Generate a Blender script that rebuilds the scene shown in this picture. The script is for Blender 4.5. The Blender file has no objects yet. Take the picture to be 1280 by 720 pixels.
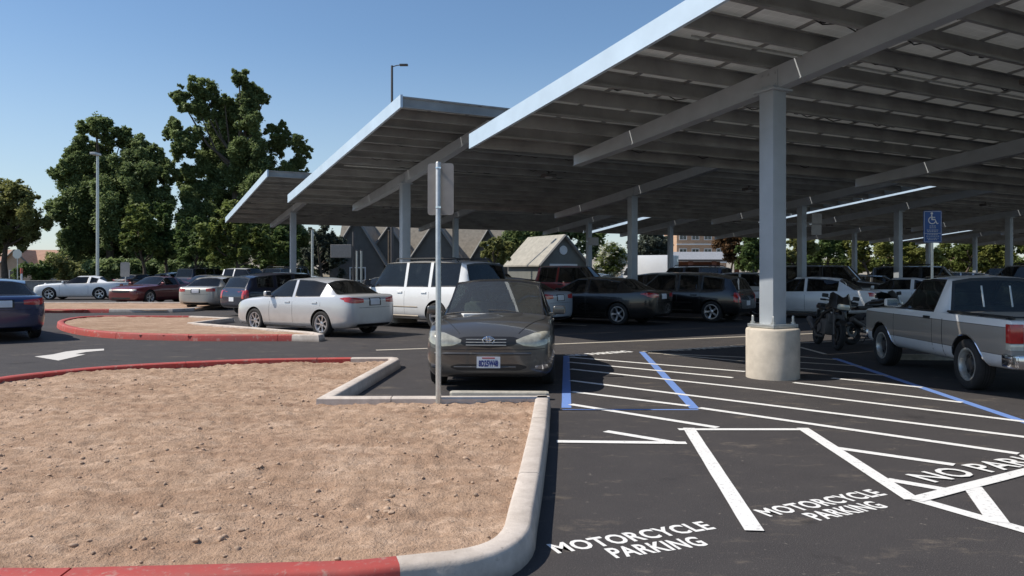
import bpy, bmesh, math, random
from math import sin, cos, pi, radians, sqrt, atan2
from mathutils import Vector, Matrix, noise
from mathutils.bvhtree import BVHTree

random.seed(7)
C = bpy.context.scene.collection
F, H, HY = 966.0, 1.6, 340.0          # focal length in photo pixels, eye height, horizon row


def G(px, py, z=0.0):
    """photo pixel -> point on the horizontal plane at height z"""
    Y = F * (H - z) / (py - HY)
    return Vector(((px - 640) / F * Y, Y, z))


def at(px, py, Y):
    return Vector(((px - 640) / F * Y, Y, H - (py - HY) * Y / F))


# ------------------------------------------------------------------ materials
def nm(name):
    m = bpy.data.materials.new(name)
    m.use_nodes = True
    nt = m.node_tree
    return m, nt, nt.nodes['Principled BSDF'], nt.nodes['Material Output']


def node(nt, t, **kw):
    n = nt.nodes.new(t)
    for k, v in kw.items():
        if k in n.inputs:
            n.inputs[k].default_value = v
        else:
            setattr(n, k, v)
    return n


def mix(nt, fac, a, b, kind='MIX'):
    n = nt.nodes.new('ShaderNodeMix')
    n.data_type = 'RGBA'
    n.blend_type = kind
    for s, v in ((n.inputs[0], fac), (n.inputs[6], a), (n.inputs[7], b)):
        if hasattr(v, 'links') or hasattr(v, 'is_linked'):
            nt.links.new(v, s)
        else:
            s.default_value = (*v, 1) if isinstance(v, tuple) and len(v) == 3 else v
    return n.outputs[2]


def ramp(nt, src, stops):
    r = nt.nodes.new('ShaderNodeValToRGB')
    e = r.color_ramp.elements
    while len(e) < len(stops):
        e.new(0.5)
    for i, (p, c) in enumerate(stops):
        e[i].position = p
        e[i].color = (c, c, c, 1) if isinstance(c, (int, float)) else (*c, 1)
    nt.links.new(src, r.inputs[0])
    return r.outputs[0]


def tex(nt, scale, detail=4, rough=.55, coord='Object', stretch=None):
    tc = nt.nodes.new('ShaderNodeTexCoord')
    o = tc.outputs[coord]
    if stretch:
        mp = nt.nodes.new('ShaderNodeMapping')
        mp.inputs['Scale'].default_value = stretch
        nt.links.new(o, mp.inputs[0])
        o = mp.outputs[0]
    n = nt.nodes.new('ShaderNodeTexNoise')
    n.inputs['Scale'].default_value = scale
    n.inputs['Detail'].default_value = detail
    n.inputs['Roughness'].default_value = rough
    nt.links.new(o, n.inputs['Vector'])
    return n.outputs['Fac']


def bump(nt, bs, h, strength=.3, dist=.02):
    b = nt.nodes.new('ShaderNodeBump')
    b.inputs['Strength'].default_value = strength
    b.inputs['Distance'].default_value = dist
    nt.links.new(h, b.inputs['Height'])
    nt.links.new(b.outputs[0], bs.inputs['Normal'])


def simple(name, col, rough=.6, metal=0.0, var=.15, scale=6, bmp=0.0, coat=0.0, spec=.5):
    m, nt, b, o = nm(name)
    f = tex(nt, scale, 5)
    dk = tuple(c * (1 - var) for c in col)
    lt = tuple(min(1, c * (1 + var)) for c in col)
    nt.links.new(ramp(nt, f, [(.3, dk), (.7, lt)]), b.inputs['Base Color'])
    b.inputs['Roughness'].default_value = rough
    b.inputs['Metallic'].default_value = metal
    b.inputs['Coat Weight'].default_value = coat
    b.inputs['Coat Roughness'].default_value = .05
    b.inputs['Specular IOR Level'].default_value = spec
    if bmp:
        bump(nt, b, tex(nt, scale * 6, 4), bmp, .01)
    return m


def paint(name, col, rough=.35, metal=.3, bands=None):
    """car paint: clear coat, slight dust low down, dark inner side"""
    m, nt, b, o = nm(name)
    base = None
    tc = nt.nodes.new('ShaderNodeTexCoord')
    sx = nt.nodes.new('ShaderNodeSeparateXYZ')
    nt.links.new(tc.outputs['Object'], sx.inputs[0])
    if bands:
        mp = node(nt, 'ShaderNodeMapRange')
        mp.inputs[1].default_value, mp.inputs[2].default_value = 0, 2
        nt.links.new(sx.outputs[2], mp.inputs[0])
        r = nt.nodes.new('ShaderNodeValToRGB')
        r.color_ramp.interpolation = 'CONSTANT'
        e = r.color_ramp.elements
        while len(e) < len(bands):
            e.new(.5)
        for i, (z, c) in enumerate(bands):
            e[i].position = z / 2
            e[i].color = (*c, 1)
        nt.links.new(mp.outputs[0], r.inputs[0])
        base = r.outputs[0]
    else:
        base = mix(nt, tex(nt, 3, 3), tuple(c * .93 for c in col), tuple(min(1, c * 1.05) for c in col))
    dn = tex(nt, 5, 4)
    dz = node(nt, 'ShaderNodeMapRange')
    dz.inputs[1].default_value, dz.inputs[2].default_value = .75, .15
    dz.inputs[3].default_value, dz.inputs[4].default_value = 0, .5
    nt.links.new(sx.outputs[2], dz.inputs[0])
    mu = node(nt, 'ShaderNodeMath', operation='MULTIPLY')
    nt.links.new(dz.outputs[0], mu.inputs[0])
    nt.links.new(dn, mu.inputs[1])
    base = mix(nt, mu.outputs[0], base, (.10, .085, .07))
    geo = nt.nodes.new('ShaderNodeNewGeometry')
    base = mix(nt, geo.outputs['Backfacing'], base, (.015, .015, .016))
    nt.links.new(base, b.inputs['Base Color'])
    b.inputs['Roughness'].default_value = rough
    b.inputs['Metallic'].default_value = metal
    b.inputs['Coat Weight'].default_value = .8
    b.inputs['Coat Roughness'].default_value = .04
    return m


def glassmat(name, tint=(.42, .50, .46), gloss=.03, film=.015):
    m, nt, b, o = nm(name)
    nt.nodes.remove(b)
    tr = node(nt, 'ShaderNodeBsdfTransparent')
    tr.inputs[0].default_value = (*tint, 1)
    gl = node(nt, 'ShaderNodeBsdfGlossy')
    gl.inputs['Roughness'].default_value = .02
    lw = node(nt, 'ShaderNodeFresnel')
    lw.inputs['IOR'].default_value = 1.5
    ad = node(nt, 'ShaderNodeMath', operation='MULTIPLY_ADD')
    nt.links.new(lw.outputs[0], ad.inputs[0])
    ad.inputs[1].default_value = .9
    nt.links.new(ramp(nt, tex(nt, 4, 3), [(0, .0), (1, gloss * .5)]), ad.inputs[2])
    mx = node(nt, 'ShaderNodeMixShader')
    nt.links.new(ad.outputs[0], mx.inputs[0])
    nt.links.new(tr.outputs[0], mx.inputs[1])
    nt.links.new(gl.outputs[0], mx.inputs[2])
    df = node(nt, 'ShaderNodeBsdfDiffuse')
    df.inputs[0].default_value = (.50, .52, .50, 1)
    mx2 = node(nt, 'ShaderNodeMixShader')
    mx2.inputs[0].default_value = film
    nt.links.new(mx.outputs[0], mx2.inputs[1])
    nt.links.new(df.outputs[0], mx2.inputs[2])
    nt.links.new(mx2.outputs[0], o.inputs[0])
    return m


def leafmat(name, dark, light, trans=.42):
    m, nt, b, o = nm(name)
    geo = nt.nodes.new('ShaderNodeNewGeometry')
    big = tex(nt, .35, 3)
    c = mix(nt, geo.outputs['Random Per Island'], dark, light)
    c = mix(nt, ramp(nt, big, [(.35, 0.0), (.65, .55)]), c, tuple(x * 1.35 for x in light))
    nt.links.new(c, b.inputs['Base Color'])
    b.inputs['Roughness'].default_value = .6
    b.inputs['Specular IOR Level'].default_value = .3
    t = node(nt, 'ShaderNodeBsdfTranslucent')
    nt.links.new(c, t.inputs[0])
    mx = node(nt, 'ShaderNodeMixShader')
    mx.inputs[0].default_value = trans
    nt.links.new(b.outputs[0], mx.inputs[1])
    nt.links.new(t.outputs[0], mx.inputs[2])
    nt.links.new(mx.outputs[0], o.inputs[0])
    return m


def asphalt_mat():
    m, nt, b, o = nm('asphalt')
    fine = tex(nt, 140, 2)
    mid = tex(nt, 2.2, 6, .6)
    big = tex(nt, .25, 4)
    c = ramp(nt, fine, [(.3, (.028, .026, .027)), (.58, (.054, .049, .050)), (.74, (.19, .17, .16))])
    c = mix(nt, ramp(nt, mid, [(.35, .0), (.75, .4)]), c, (.082, .074, .071))
    c = mix(nt, ramp(nt, big, [(.35, .0), (.7, .35)]), c, (.05, .047, .047))
    dust = tex(nt, 1.9, 9, .78, stretch=(.7, 1.5, 1))
    c = mix(nt, ramp(nt, dust, [(.56, 0.0), (.70, .65)]), c, (.20, .165, .13))
    c = mix(nt, ramp(nt, tex(nt, 1.45, 4, .6), [(.62, 0.0), (.70, .6)]), c, (.022, .020, .020))
    spk = tex(nt, 14, 3, .7)
    c = mix(nt, ramp(nt, spk, [(.66, 0.0), (.73, .55)]), c, (.26, .23, .20))
    nt.links.new(c, b.inputs['Base Color'])
    b.inputs['Roughness'].default_value = .85
    b.inputs['Specular IOR Level'].default_value = .25
    bump(nt, b, fine, .5, .006)
    return m


def dirt_mat(name='dirt', k=1.0):
    m, nt, b, o = nm(name)
    big = tex(nt, .7, 6, .6)
    mid = tex(nt, 5, 6, .65, stretch=(.7, 1.4, 1))
    fine = tex(nt, 45, 4, .7)
    c = ramp(nt, mid, [(.28, (.36 * k, .235 * k, .160 * k)), (.5, (.52 * k, .362 * k, .26 * k)), (.72, (.68 * k, .505 * k, .38 * k))])
    c = mix(nt, ramp(nt, big, [(.35, .0), (.7, .5)]), c, (.40 * k, .27 * k, .18 * k))
    c = mix(nt, ramp(nt, tex(nt, 1.3, 7, .68, stretch=(.55, 1.5, 1)), [(.46, .0), (.66, .75)]), c, (.34 * k, .215 * k, .145 * k))
    c = mix(nt, ramp(nt, tex(nt, 11, 5, .7), [(.50, .0), (.68, .55)]), c, (.27 * k, .175 * k, .12 * k))
    c = mix(nt, ramp(nt, fine, [(.3, .55), (.5, 0.0)]), c, (.27 * k, .18 * k, .125 * k))
    c = mix(nt, ramp(nt, fine, [(.62, .0), (.75, .4)]), c, (.58 * k, .45 * k, .34 * k))
    nt.links.new(c, b.inputs['Base Color'])
    b.inputs['Roughness'].default_value = .95
    b.inputs['Specular IOR Level'].default_value = .1
    bump(nt, b, fine, .9, .03)
    return m


def worn_paint(name, col, wear=.25, under=(.07, .063, .06), grime=0.0):
    m, nt, b, o = nm(name)
    n1 = tex(nt, 30, 6, .7)
    n2 = tex(nt, 3, 4)
    c = mix(nt, ramp(nt, n2, [(.3, 0.0), (.8, .18)]), col, tuple(x * .75 for x in col))
    c = mix(nt, ramp(nt, n1, [(.57, 0.0), (.70, wear)]), c, under)
    if grime:
        n3 = tex(nt, 7, 7, .75)
        c = mix(nt, ramp(nt, n3, [(.56, 0.0), (.62, wear)]), c, under)
        n4 = tex(nt, 1.6, 6, .7)
        c = mix(nt, ramp(nt, n4, [(.42, 0.0), (.75, grime)]), c, (.14, .10, .085))
    nt.links.new(c, b.inputs['Base Color'])
    b.inputs['Roughness'].default_value = .7
    bump(nt, b, n1, .25, .006)
    return m


def kerb_mat():
    m, nt, b, o = nm('kerb_concrete')
    c = ramp(nt, tex(nt, 9, 6, .6), [(.3, (.47, .41, .36)), (.7, (.62, .55, .49))])
    c = mix(nt, ramp(nt, tex(nt, 1.7, 7, .72), [(.45, 0.0), (.75, .6)]), c, (.30, .25, .205))
    c = mix(nt, ramp(nt, tex(nt, 22, 5, .75), [(.60, 0.0), (.70, .5)]), c, (.22, .185, .155))
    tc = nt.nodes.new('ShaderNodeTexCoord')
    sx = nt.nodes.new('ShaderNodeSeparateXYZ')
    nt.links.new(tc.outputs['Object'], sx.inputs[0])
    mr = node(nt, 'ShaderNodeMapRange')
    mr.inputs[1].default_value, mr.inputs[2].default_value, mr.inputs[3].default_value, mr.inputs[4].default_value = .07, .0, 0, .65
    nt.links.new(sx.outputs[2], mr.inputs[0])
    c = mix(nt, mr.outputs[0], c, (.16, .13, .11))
    nt.links.new(c, b.inputs['Base Color'])
    b.inputs['Roughness'].default_value = .9
    bump(nt, b, tex(nt, 60, 5, .7), .35, .008)
    return m


def panel_mat():
    m, nt, b, o = nm('panel_backsheet')
    tc = nt.nodes.new('ShaderNodeTexCoord')
    br = node(nt, 'ShaderNodeTexBrick')
    br.offset = 0
    br.inputs['Scale'].default_value = 1
    br.inputs['Mortar Size'].default_value = .006
    br.inputs['Brick Width'].default_value = .162
    br.inputs['Row Height'].default_value = .162
    br.inputs['Color1'].default_value = (.74, .75, .75, 1)
    br.inputs['Color2'].default_value = (.66, .67, .67, 1)
    br.inputs['Mortar'].default_value = (.82, .83, .83, 1)
    nt.links.new(tc.outputs['Object'], br.inputs['Vector'])
    geo = nt.nodes.new('ShaderNodeNewGeometry')
    dirt = tex(nt, 1.5, 5)
    c = mix(nt, ramp(nt, dirt, [(.3, 0.0), (.75, .35)]), br.outputs['Color'], (.52, .52, .50))
    # upper (glass) side is dark blue silicon; the normal of the sheet points up
    c = mix(nt, geo.outputs['Backfacing'], (.012, .016, .035), c)
    nt.links.new(c, b.inputs['Base Color'])
    b.inputs['Roughness'].default_value = .35
    t = node(nt, 'ShaderNodeBsdfTranslucent')
    t.inputs[0].default_value = (.5, .5, .45, 1)
    mx = node(nt, 'ShaderNodeMixShader')
    ml = node(nt, 'ShaderNodeMath', operation='MULTIPLY_ADD')
    nt.links.new(br.outputs['Fac'], ml.inputs[0])
    ml.inputs[1].default_value = .035
    ml.inputs[2].default_value = .06
    nt.links.new(ml.outputs[0], mx.inputs[0])
    nt.links.new(b.outputs[0], mx.inputs[1])
    nt.links.new(t.outputs[0], mx.inputs[2])
    nt.links.new(mx.outputs[0], o.inputs[0])
    return m


M = {}
M['asphalt'] = asphalt_mat()
M['dirt'] = dirt_mat()
M['dirt_far'] = dirt_mat('dirt_far', .9)
M['ground'] = simple('dry_ground', (.20, .16, .10), .95, var=.35, scale=.3)
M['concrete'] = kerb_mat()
M['pedestal'] = simple('pedestal_concrete', (.52, .46, .38), .85, var=.14, scale=5, bmp=.3)
M['wheelstop'] = simple('wheel_stop_concrete', (.42, .39, .33), .9, var=.2, scale=10, bmp=.3)
M['redkerb'] = worn_paint('red_kerb_paint', (.43, .055, .045), .75, (.42, .24, .20), .45)
M['white_line'] = worn_paint('white_line_paint', (.76, .75, .73), .75)
M['dull_line'] = worn_paint('worn_shaded_line_paint', (.55, .50, .42), .7)  # worn line paint, its colour darkened for lines lying in canopy shade
M['blue_line'] = worn_paint('blue_line_paint', (.15, .26, .58), .6)
M['steel'] = simple('painted_steel', (.37, .40, .43), .5, .1, var=.08, scale=2.5)
M['fascia'] = simple('fascia_steel', (.52, .64, .75), .45, .1, var=.07, scale=1.5)
M['purlin'] = simple('galvanised_purlin', (.29, .295, .29), .5, .15, var=.3, scale=1.2)
M['panel'] = panel_mat()
M['frame'] = simple('module_frame', (.30, .30, .295), .5, .3, var=.2)
M['galv'] = simple('galvanised_steel', (.55, .55, .52), .38, .75, var=.12, scale=18)
M['signback'] = simple('aluminium_sign_back', (.34, .31, .28), .5, .35, var=.1, scale=8)
M['black'] = simple('black_plastic', (.018, .018, .019), .5, var=.2)
M['trim'] = simple('black_trim', (.012, .012, .013), .35, var=.1)
M['well'] = simple('wheel_well', (.008, .008, .008), .95, var=.2)
M['rubber'] = simple('tyre_rubber', (.022, .021, .021), .85, var=.25, scale=12)
M['alloy'] = simple('alloy_wheel', (.58, .58, .60), .3, .8, var=.08)
M['darkalloy'] = simple('dark_wheel', (.05, .05, .052), .4, .5, var=.15)
M['chrome'] = simple('chrome', (.75, .75, .77), .12, 1.0, var=.04)
M['lens'] = simple('headlamp_lens', (.62, .60, .50), .12, .15, var=.12, scale=20, coat=1)
M['lens_old'] = simple('yellowed_headlamp_lens', (.40, .385, .315), .16, .25, var=.35, scale=9, coat=1)
M['red'] = simple('tail_lamp_red', (.48, .02, .018), .15, 0, var=.2, scale=16, coat=1)
M['amber'] = simple('amber_lens', (.75, .25, .02), .2, 0, var=.1, coat=1)
M['plate'] = simple('plate_white', (.72, .73, .76), .45, var=.06)
M['plate_blue'] = simple('plate_blue', (.03, .05, .22), .5, var=.05)
M['plate_red'] = simple('plate_red', (.4, .05, .06), .5, var=.05)
M['interior'] = simple('grey_cloth', (.16, .155, .145), .9, var=.2, scale=20)
M['interior_dk'] = simple('dark_cloth', (.04, .04, .042), .9, var=.2, scale=20)
M['paper'] = simple('white_paper', (.7, .7, .68), .7, var=.05)  # plain off-white paper
M['glass'] = glassmat('car_glass')
M['glass_tint'] = glassmat('tinted_glass', (.13, .14, .14), .04, .012)
M['windscreen'] = glassmat('windscreen_glass', (.50, .60, .55), .16, .06)
M['sign_blue'] = simple('sign_blue', (.03, .10, .34), .45, var=.06)
M['sign_white'] = simple('sign_white', (.78, .78, .78), .45, var=.04)
M['lamp'] = simple('lamp_housing', (.10, .09, .085), .5, .2, var=.1)
M['lampglass'] = simple('lamp_diffuser', (.6, .6, .58), .3, var=.05)
M['bark'] = simple('bark', (.10, .078, .058), .95, var=.35, scale=4, bmp=.5)
M['roof_tan'] = simple('roof_shingle', (.23, .205, .17), .9, var=.2, scale=3, bmp=.3)
M['roof_grey'] = simple('roof_shingle_grey', (.33, .31, .265), .9, var=.16, scale=3, bmp=.3)
M['roof_red'] = simple('roof_tile', (.42, .25, .18), .9, var=.15, scale=3, bmp=.3)
M['siding'] = simple('grey_green_siding', (.16, .165, .15), .85, var=.08, scale=2)
M['siding_dk'] = simple('dark_siding', (.125, .115, .10), .85, var=.1, scale=2)
M['stucco'] = simple('stucco', (.45, .36, .28), .9, var=.1, scale=2)
M['white_trim'] = simple('white_trim', (.72, .72, .70), .6, var=.05)
M['brick'] = None
M['winglass'] = simple('window_glass', (.03, .035, .04), .08, var=.2, spec=.8)


def brick_mat():
    m, nt, b, o = nm('brick_wall')
    tc = nt.nodes.new('ShaderNodeTexCoord')
    br = node(nt, 'ShaderNodeTexBrick')
    br.inputs['Scale'].default_value = 2.5
    br.inputs['Color1'].default_value = (.52, .33, .21, 1)
    br.inputs['Color2'].default_value = (.44, .26, .16, 1)
    br.inputs['Mortar'].default_value = (.5, .42, .34, 1)
    mp = nt.nodes.new('ShaderNodeMapping')
    mp.inputs['Rotation'].default_value = (pi / 2, 0, 0)
    nt.links.new(tc.outputs['Object'], mp.inputs[0])
    nt.links.new(mp.outputs[0], br.inputs['Vector'])
    nt.links.new(br.outputs['Color'], b.inputs['Base Color'])
    b.inputs['Roughness'].default_value = .9
    return m


M['brick'] = brick_mat()
M['trimgrey'] = simple('grey_trim', (.19, .185, .175), .7, var=.06)
L_DARK = leafmat('leaf_dark', (.065, .105, .045), (.25, .31, .13))
L_MID = leafmat('leaf_mid', (.05, .085, .027), (.15, .21, .07))
L_LIGHT = leafmat('leaf_light', (.08, .115, .03), (.21, .25, .075))
L_YEL = leafmat('leaf_yellow_green', (.12, .145, .035), (.32, .33, .10))
L_OLIVE = leafmat('leaf_olive', (.11, .125, .05), (.30, .31, .115))
L_GREY = leafmat('leaf_grey_green', (.06, .075, .06), (.15, .17, .13))
L_BROWN = leafmat('leaf_brown', (.09, .05, .025), (.20, .12, .06))
L_FLOWER = leafmat('flower_white', (.55, .55, .45), (.85, .85, .75))


# ------------------------------------------------------------------ object helpers
def tag(o, label=None, cat=None, group=None, kind=None):
    if label: o['label'] = label
    if cat: o['category'] = cat
    if group: o['group'] = group
    if kind: o['kind'] = kind
    return o


def empty(name, loc=(0, 0, 0), rz=0.0):
    o = bpy.data.objects.new(name, None)
    o.empty_display_size = .2
    C.objects.link(o)
    o.location = loc
    o.rotation_euler.z = rz
    return o


def link_mesh(name, me, parent=None, loc=None, rz=None):
    o = bpy.data.objects.new(name, me)
    C.objects.link(o)
    if parent: o.parent = parent
    if loc is not None: o.location = loc
    if rz is not None: o.rotation_euler.z = rz
    return o


class MB:
    """collects shapes, then links them as ONE mesh object"""

    def __init__(s):
        s.v, s.f, s.mi = [], [], []

    def add(s, vs, fs, m=0):
        n = len(s.v)
        s.v += [tuple(v) for v in vs]
        s.f += [tuple(i + n for i in f) for f in fs]
        s.mi += [m] * len(fs)
        return s

    def box(s, c, d, rz=0, m=0, mat=None):
        x, y, z = d[0] / 2, d[1] / 2, d[2] / 2
        R = mat or Matrix.Rotation(rz, 3, 'Z')
        vs = [Vector(c) + R @ Vector((sx * x, sy * y, sz * z)) for sx in (-1, 1) for sy in (-1, 1) for sz in (-1, 1)]
        fs = [(0, 1, 3, 2), (4, 6, 7, 5), (0, 4, 5, 1), (2, 3, 7, 6), (0, 2, 6, 4), (1, 5, 7, 3)]
        return s.add(vs, fs, m)

    def bbox(s, c, d, bev=.02, rz=0, m=0, seg=2):
        bm = bmesh.new()
        bmesh.ops.create_cube(bm, size=1)
        for v in bm.verts:
            v.co = Vector((v.co.x * d[0], v.co.y * d[1], v.co.z * d[2]))
        bmesh.ops.bevel(bm, geom=bm.edges[:], offset=bev, segments=seg, affect='EDGES', profile=.6)
        R = Matrix.Rotation(rz, 3, 'Z')
        bm.verts.index_update()
        s.add([Vector(c) + R @ v.co for v in bm.verts], [[v.index for v in f.verts] for f in bm.faces], m)
        bm.free()
        return s

    def tube(s, pts, r, n=8, m=0, cap=True):
        pts = [Vector(p) for p in pts]
        rr = r if isinstance(r, (list, tuple)) else [r] * len(pts)
        rings, vs, fs = [], [], []
        up = Vector((0, 0, 1))
        for i, p in enumerate(pts):
            t = (pts[min(i + 1, len(pts) - 1)] - pts[max(i - 1, 0)]).normalized()
            a = t.cross(up if abs(t.z) < .95 else Vector((1, 0, 0))).normalized()
            b = t.cross(a)
            for k in range(n):
                an = 2 * pi * k / n
                vs.append(p + (a * cos(an) + b * sin(an)) * rr[i])
        for i in range(len(pts) - 1):
            for k in range(n):
                k2 = (k + 1) % n
                fs.append((i * n + k, i * n + k2, (i + 1) * n + k2, (i + 1) * n + k))
        if cap:
            fs.append(tuple(range(n - 1, -1, -1)))
            fs.append(tuple((len(pts) - 1) * n + k for k in range(n)))
        return s.add(vs, fs, m)

    def lathe(s, prof, n=24, axis='Y', c=(0, 0, 0), m=0, closed=False):
        vs, fs = [], []
        for r, h in prof:
            for k in range(n):
                a = 2 * pi * k / n
                p = (r * cos(a), h, r * sin(a)) if axis == 'Y' else (r * cos(a), r * sin(a), h)
                vs.append(Vector(c) + Vector(p))
        N = len(prof)
        for i in range(N if closed else N - 1):
            for k in range(n):
                k2 = (k + 1) % n
                j = (i + 1) % N
                fs.append((i * n + k, i * n + k2, j * n + k2, j * n + k))
        return s.add(vs, fs, m)

    def prism(s, poly, z0, z1, m=0):
        n = len(poly)
        vs = [(p[0], p[1], z0) for p in poly] + [(p[0], p[1], z1) for p in poly]
        fs = [tuple(range(n - 1, -1, -1)), tuple(range(n, 2 * n))]
        fs += [(i, (i + 1) % n, n + (i + 1) % n, n + i) for i in range(n)]
        return s.add(vs, fs, m)

    def mesh(s, name, mats, smooth=False, sharp=35):
        me = bpy.data.meshes.new(name)
        me.from_pydata(s.v, [], s.f)
        for mt in (mats if isinstance(mats, (list, tuple)) else [mats]):
            me.materials.append(mt)
        me.polygons.foreach_set('material_index', s.mi)
        if smooth:
            me.polygons.foreach_set('use_smooth', [True] * len(me.polygons))
            me.set_sharp_from_angle(angle=radians(sharp))
        me.update()
        return me

    def build(s, name, mats, parent=None, smooth=False, loc=None, rz=None, sharp=35):
        return link_mesh(name, s.mesh(name, mats, smooth, sharp), parent, loc, rz)


def kids(o):
    return [c for c in C.objects if c.parent == o]


KID = {}


def copy_tree(o, parent=None):
    c = o.copy()
    C.objects.link(c)
    c.parent = parent
    ch = KID.get(o.name)
    if ch is None:
        ch = KID[o.name] = list(o.children)
    for k in ch:
        copy_tree(k, c)
    return c


# ------------------------------------------------------------------ world, sun, camera
sc = bpy.context.scene
SUN_AZ, SUN_EL = radians(-91.4), radians(49.5)
w = bpy.data.worlds.new('World')
sc.world = w
w.use_nodes = True
bg = w.node_tree.nodes['Background']
sky = w.node_tree.nodes.new('ShaderNodeTexSky')
sky.sky_type = 'NISHITA'
sky.sun_disc = False
sky.sun_elevation = SUN_EL
sky.sun_rotation = SUN_AZ
sky.air_density = 1.0
sky.dust_density = .35
sky.ozone_density = 2.2
hsv = w.node_tree.nodes.new('ShaderNodeHueSaturation')
hsv.inputs['Saturation'].default_value = 1.10
w.node_tree.links.new(sky.outputs[0], hsv.inputs['Color'])
# pale summer haze low over the horizon
wt = w.node_tree
wtc = wt.nodes.new('ShaderNodeTexCoord')
wsx = wt.nodes.new('ShaderNodeSeparateXYZ')
wt.links.new(wtc.outputs['Generated'], wsx.inputs[0])
wmr = node(wt, 'ShaderNodeMapRange')
wmr.interpolation_type = 'SMOOTHSTEP'
wmr.inputs[1].default_value, wmr.inputs[2].default_value, wmr.inputs[3].default_value, wmr.inputs[4].default_value = 0, .30, .48, 0
wt.links.new(wsx.outputs[2], wmr.inputs[0])
wt.links.new(mix(wt, wmr.outputs[0], hsv.outputs[0], (4.3, 5.2, 6.2)), bg.inputs[0])
bg.inputs[1].default_value = .128
sl = bpy.data.lights.new('sun', 'SUN')
sl.energy = 5.3
sl.angle = radians(.53)
sl.color = (1, .93, .82)
so = bpy.data.objects.new('sun', sl)
C.objects.link(so)
sv = Vector((sin(SUN_AZ) * cos(SUN_EL), cos(SUN_AZ) * cos(SUN_EL), sin(SUN_EL)))
so.rotation_euler = sv.to_track_quat('Z', 'Y').to_euler()
so.location = sv * 50
sc.view_settings.view_transform = 'Standard'
sc.view_settings.look = 'None'
sc.view_settings.exposure = 0
cam = bpy.data.cameras.new('camera')
cam.sensor_width = 36
cam.lens = F / 1280 * 36
cam.shift_y = -20 / 1280
cam.clip_start = .05
cam.clip_end = 3000
co = bpy.data.objects.new('camera', cam)
C.objects.link(co)
co.location = (0, 0, H)
co.rotation_euler = (pi / 2, 0, 0)
sc.camera = co

# ------------------------------------------------------------------ ground sheets
MB().add([(-900, -120, -.03), (900, -120, -.03), (900, 1500, -.03), (-900, 1500, -.03)], [(0, 1, 2, 3)]).build('ground', M['ground'])['kind'] = 'structure'
MB().add([(-70, -15, 0), (110, -15, 0), (110, 85, 0), (-70, 85, 0)], [(0, 1, 2, 3)]).build('parking_lot', M['asphalt'])['kind'] = 'structure'
# far hills
hb = MB()
hv, hf = [], []
NX = 90
for i in range(NX + 1):
    X = -800 + i * 1600 / NX
    h = 10 + 9 * noise.noise(Vector((X * .006, 3.1, 0))) + (14 * math.exp(-((X + 300) / 150) ** 2)) + 3 * noise.noise(Vector((X * .03, 1, 0)))
    hv += [(X, 560, -.5), (X, 620, h * .7), (X, 700, h * 1.5)]
for i in range(NX):
    for k in range(2):
        a = i * 3 + k
        hf.append((a, a + 3, a + 4, a + 1))
hb.add(hv, hf).build('hills', simple('dry_hills', (.26, .23, .19), .95, var=.25, scale=.03), smooth=True)['kind'] = 'structure'


# ------------------------------------------------------------------ kerbs and dirt islands
def offset_path(pts, d, closed):
    n = len(pts)
    out = []
    for i, p in enumerate(pts):
        a = pts[(i - 1) % n] if (closed or i > 0) else p
        b = pts[(i + 1) % n] if (closed or i < n - 1) else p
        t1 = (p - a).normalized() if (p - a).length > 1e-6 else (b - p).normalized()
        t2 = (b - p).normalized() if (b - p).length > 1e-6 else t1
        n1 = Vector((-t1.y, t1.x)); n2 = Vector((-t2.y, t2.x))
        m = (n1 + n2)
        m = m.normalized() if m.length > 1e-6 else n1
        k = max(.45, m.dot(n1))
        out.append(p + m * (d / k))
    return out


def rounded(pts, closed=False, it=2):
    """Chaikin corner cutting of flagged polylines"""
    for _ in range(it):
        out = [] if closed else [pts[0]]
        n = len(pts)
        for i in range(n if closed else n - 1):
            a, b = pts[i], pts[(i + 1) % n]
            out += [a * .75 + b * .25, a * .25 + b * .75]
        if not closed: out.append(pts[-1])
        pts = out
    return pts


def kerb(name, outer, inner_side, mat, h=.15, wd=.155, z_in=.05):
    """outer: top outer edge line; inner_side +1 = island lies to the left of the path"""
    P0 = [Vector((p[0], p[1])) for p in outer]
    d = inner_side
    # cut a narrow contraction joint about every two metres
    P, joint, run, nxt = [P0[0]], set(), 0.0, 1.4
    for a, b in zip(P0[:-1], P0[1:]):
        L_ = (b - a).length
        while run + L_ > nxt + .03 and nxt > run + .03:
            q = a.lerp(b, (nxt - run) / L_)
            t_ = (b - a).normalized() * .005
            P += [q - t_ * 1.3, q - t_, q + t_, q + t_ * 1.3]
            joint |= {len(P) - 3, len(P) - 2}
            nxt += 2.1
        if nxt <= run + L_ + .03: nxt = run + L_ + .2
        run += L_
        P.append(b)
    prof = [(-.025, -.02), (-.006, h - .03), (.004, h - .010), (.022, h), (wd - .02, h), (wd, h - .015), (wd + .01, z_in - .12)]
    lines = [offset_path(P, o * d, False) for o, z in prof]
    mb = MB()
    n = len(P)
    mid = [(a + b) / 2 for a, b in zip(lines[3], lines[4])]
    vs, fs = [], []
    for (o, z), ln in zip(prof, lines):
        for i_, q in enumerate(ln):
            if i_ in joint:
                q = q + (mid[i_] - q).normalized() * .012
                vs.append((q.x, q.y, z - (.012 if z > h - .04 else 0)))
            else:
                vs.append((q.x, q.y, z))
    for k in range(len(prof) - 1):
        for i in range(n - 1):
            fs.append((k * n + i, k * n + i + 1, (k + 1) * n + i + 1, (k + 1) * n + i))
    fs.append(tuple(k * n for k in range(len(prof))))
    fs.append(tuple(k * n + n - 1 for k in range(len(prof) - 1, -1, -1)))
    mb.add(vs, fs)
    o = mb.build(name, mat, smooth=True, sharp=40)
    o['kind'] = 'structure'
    return lines[-2]


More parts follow.
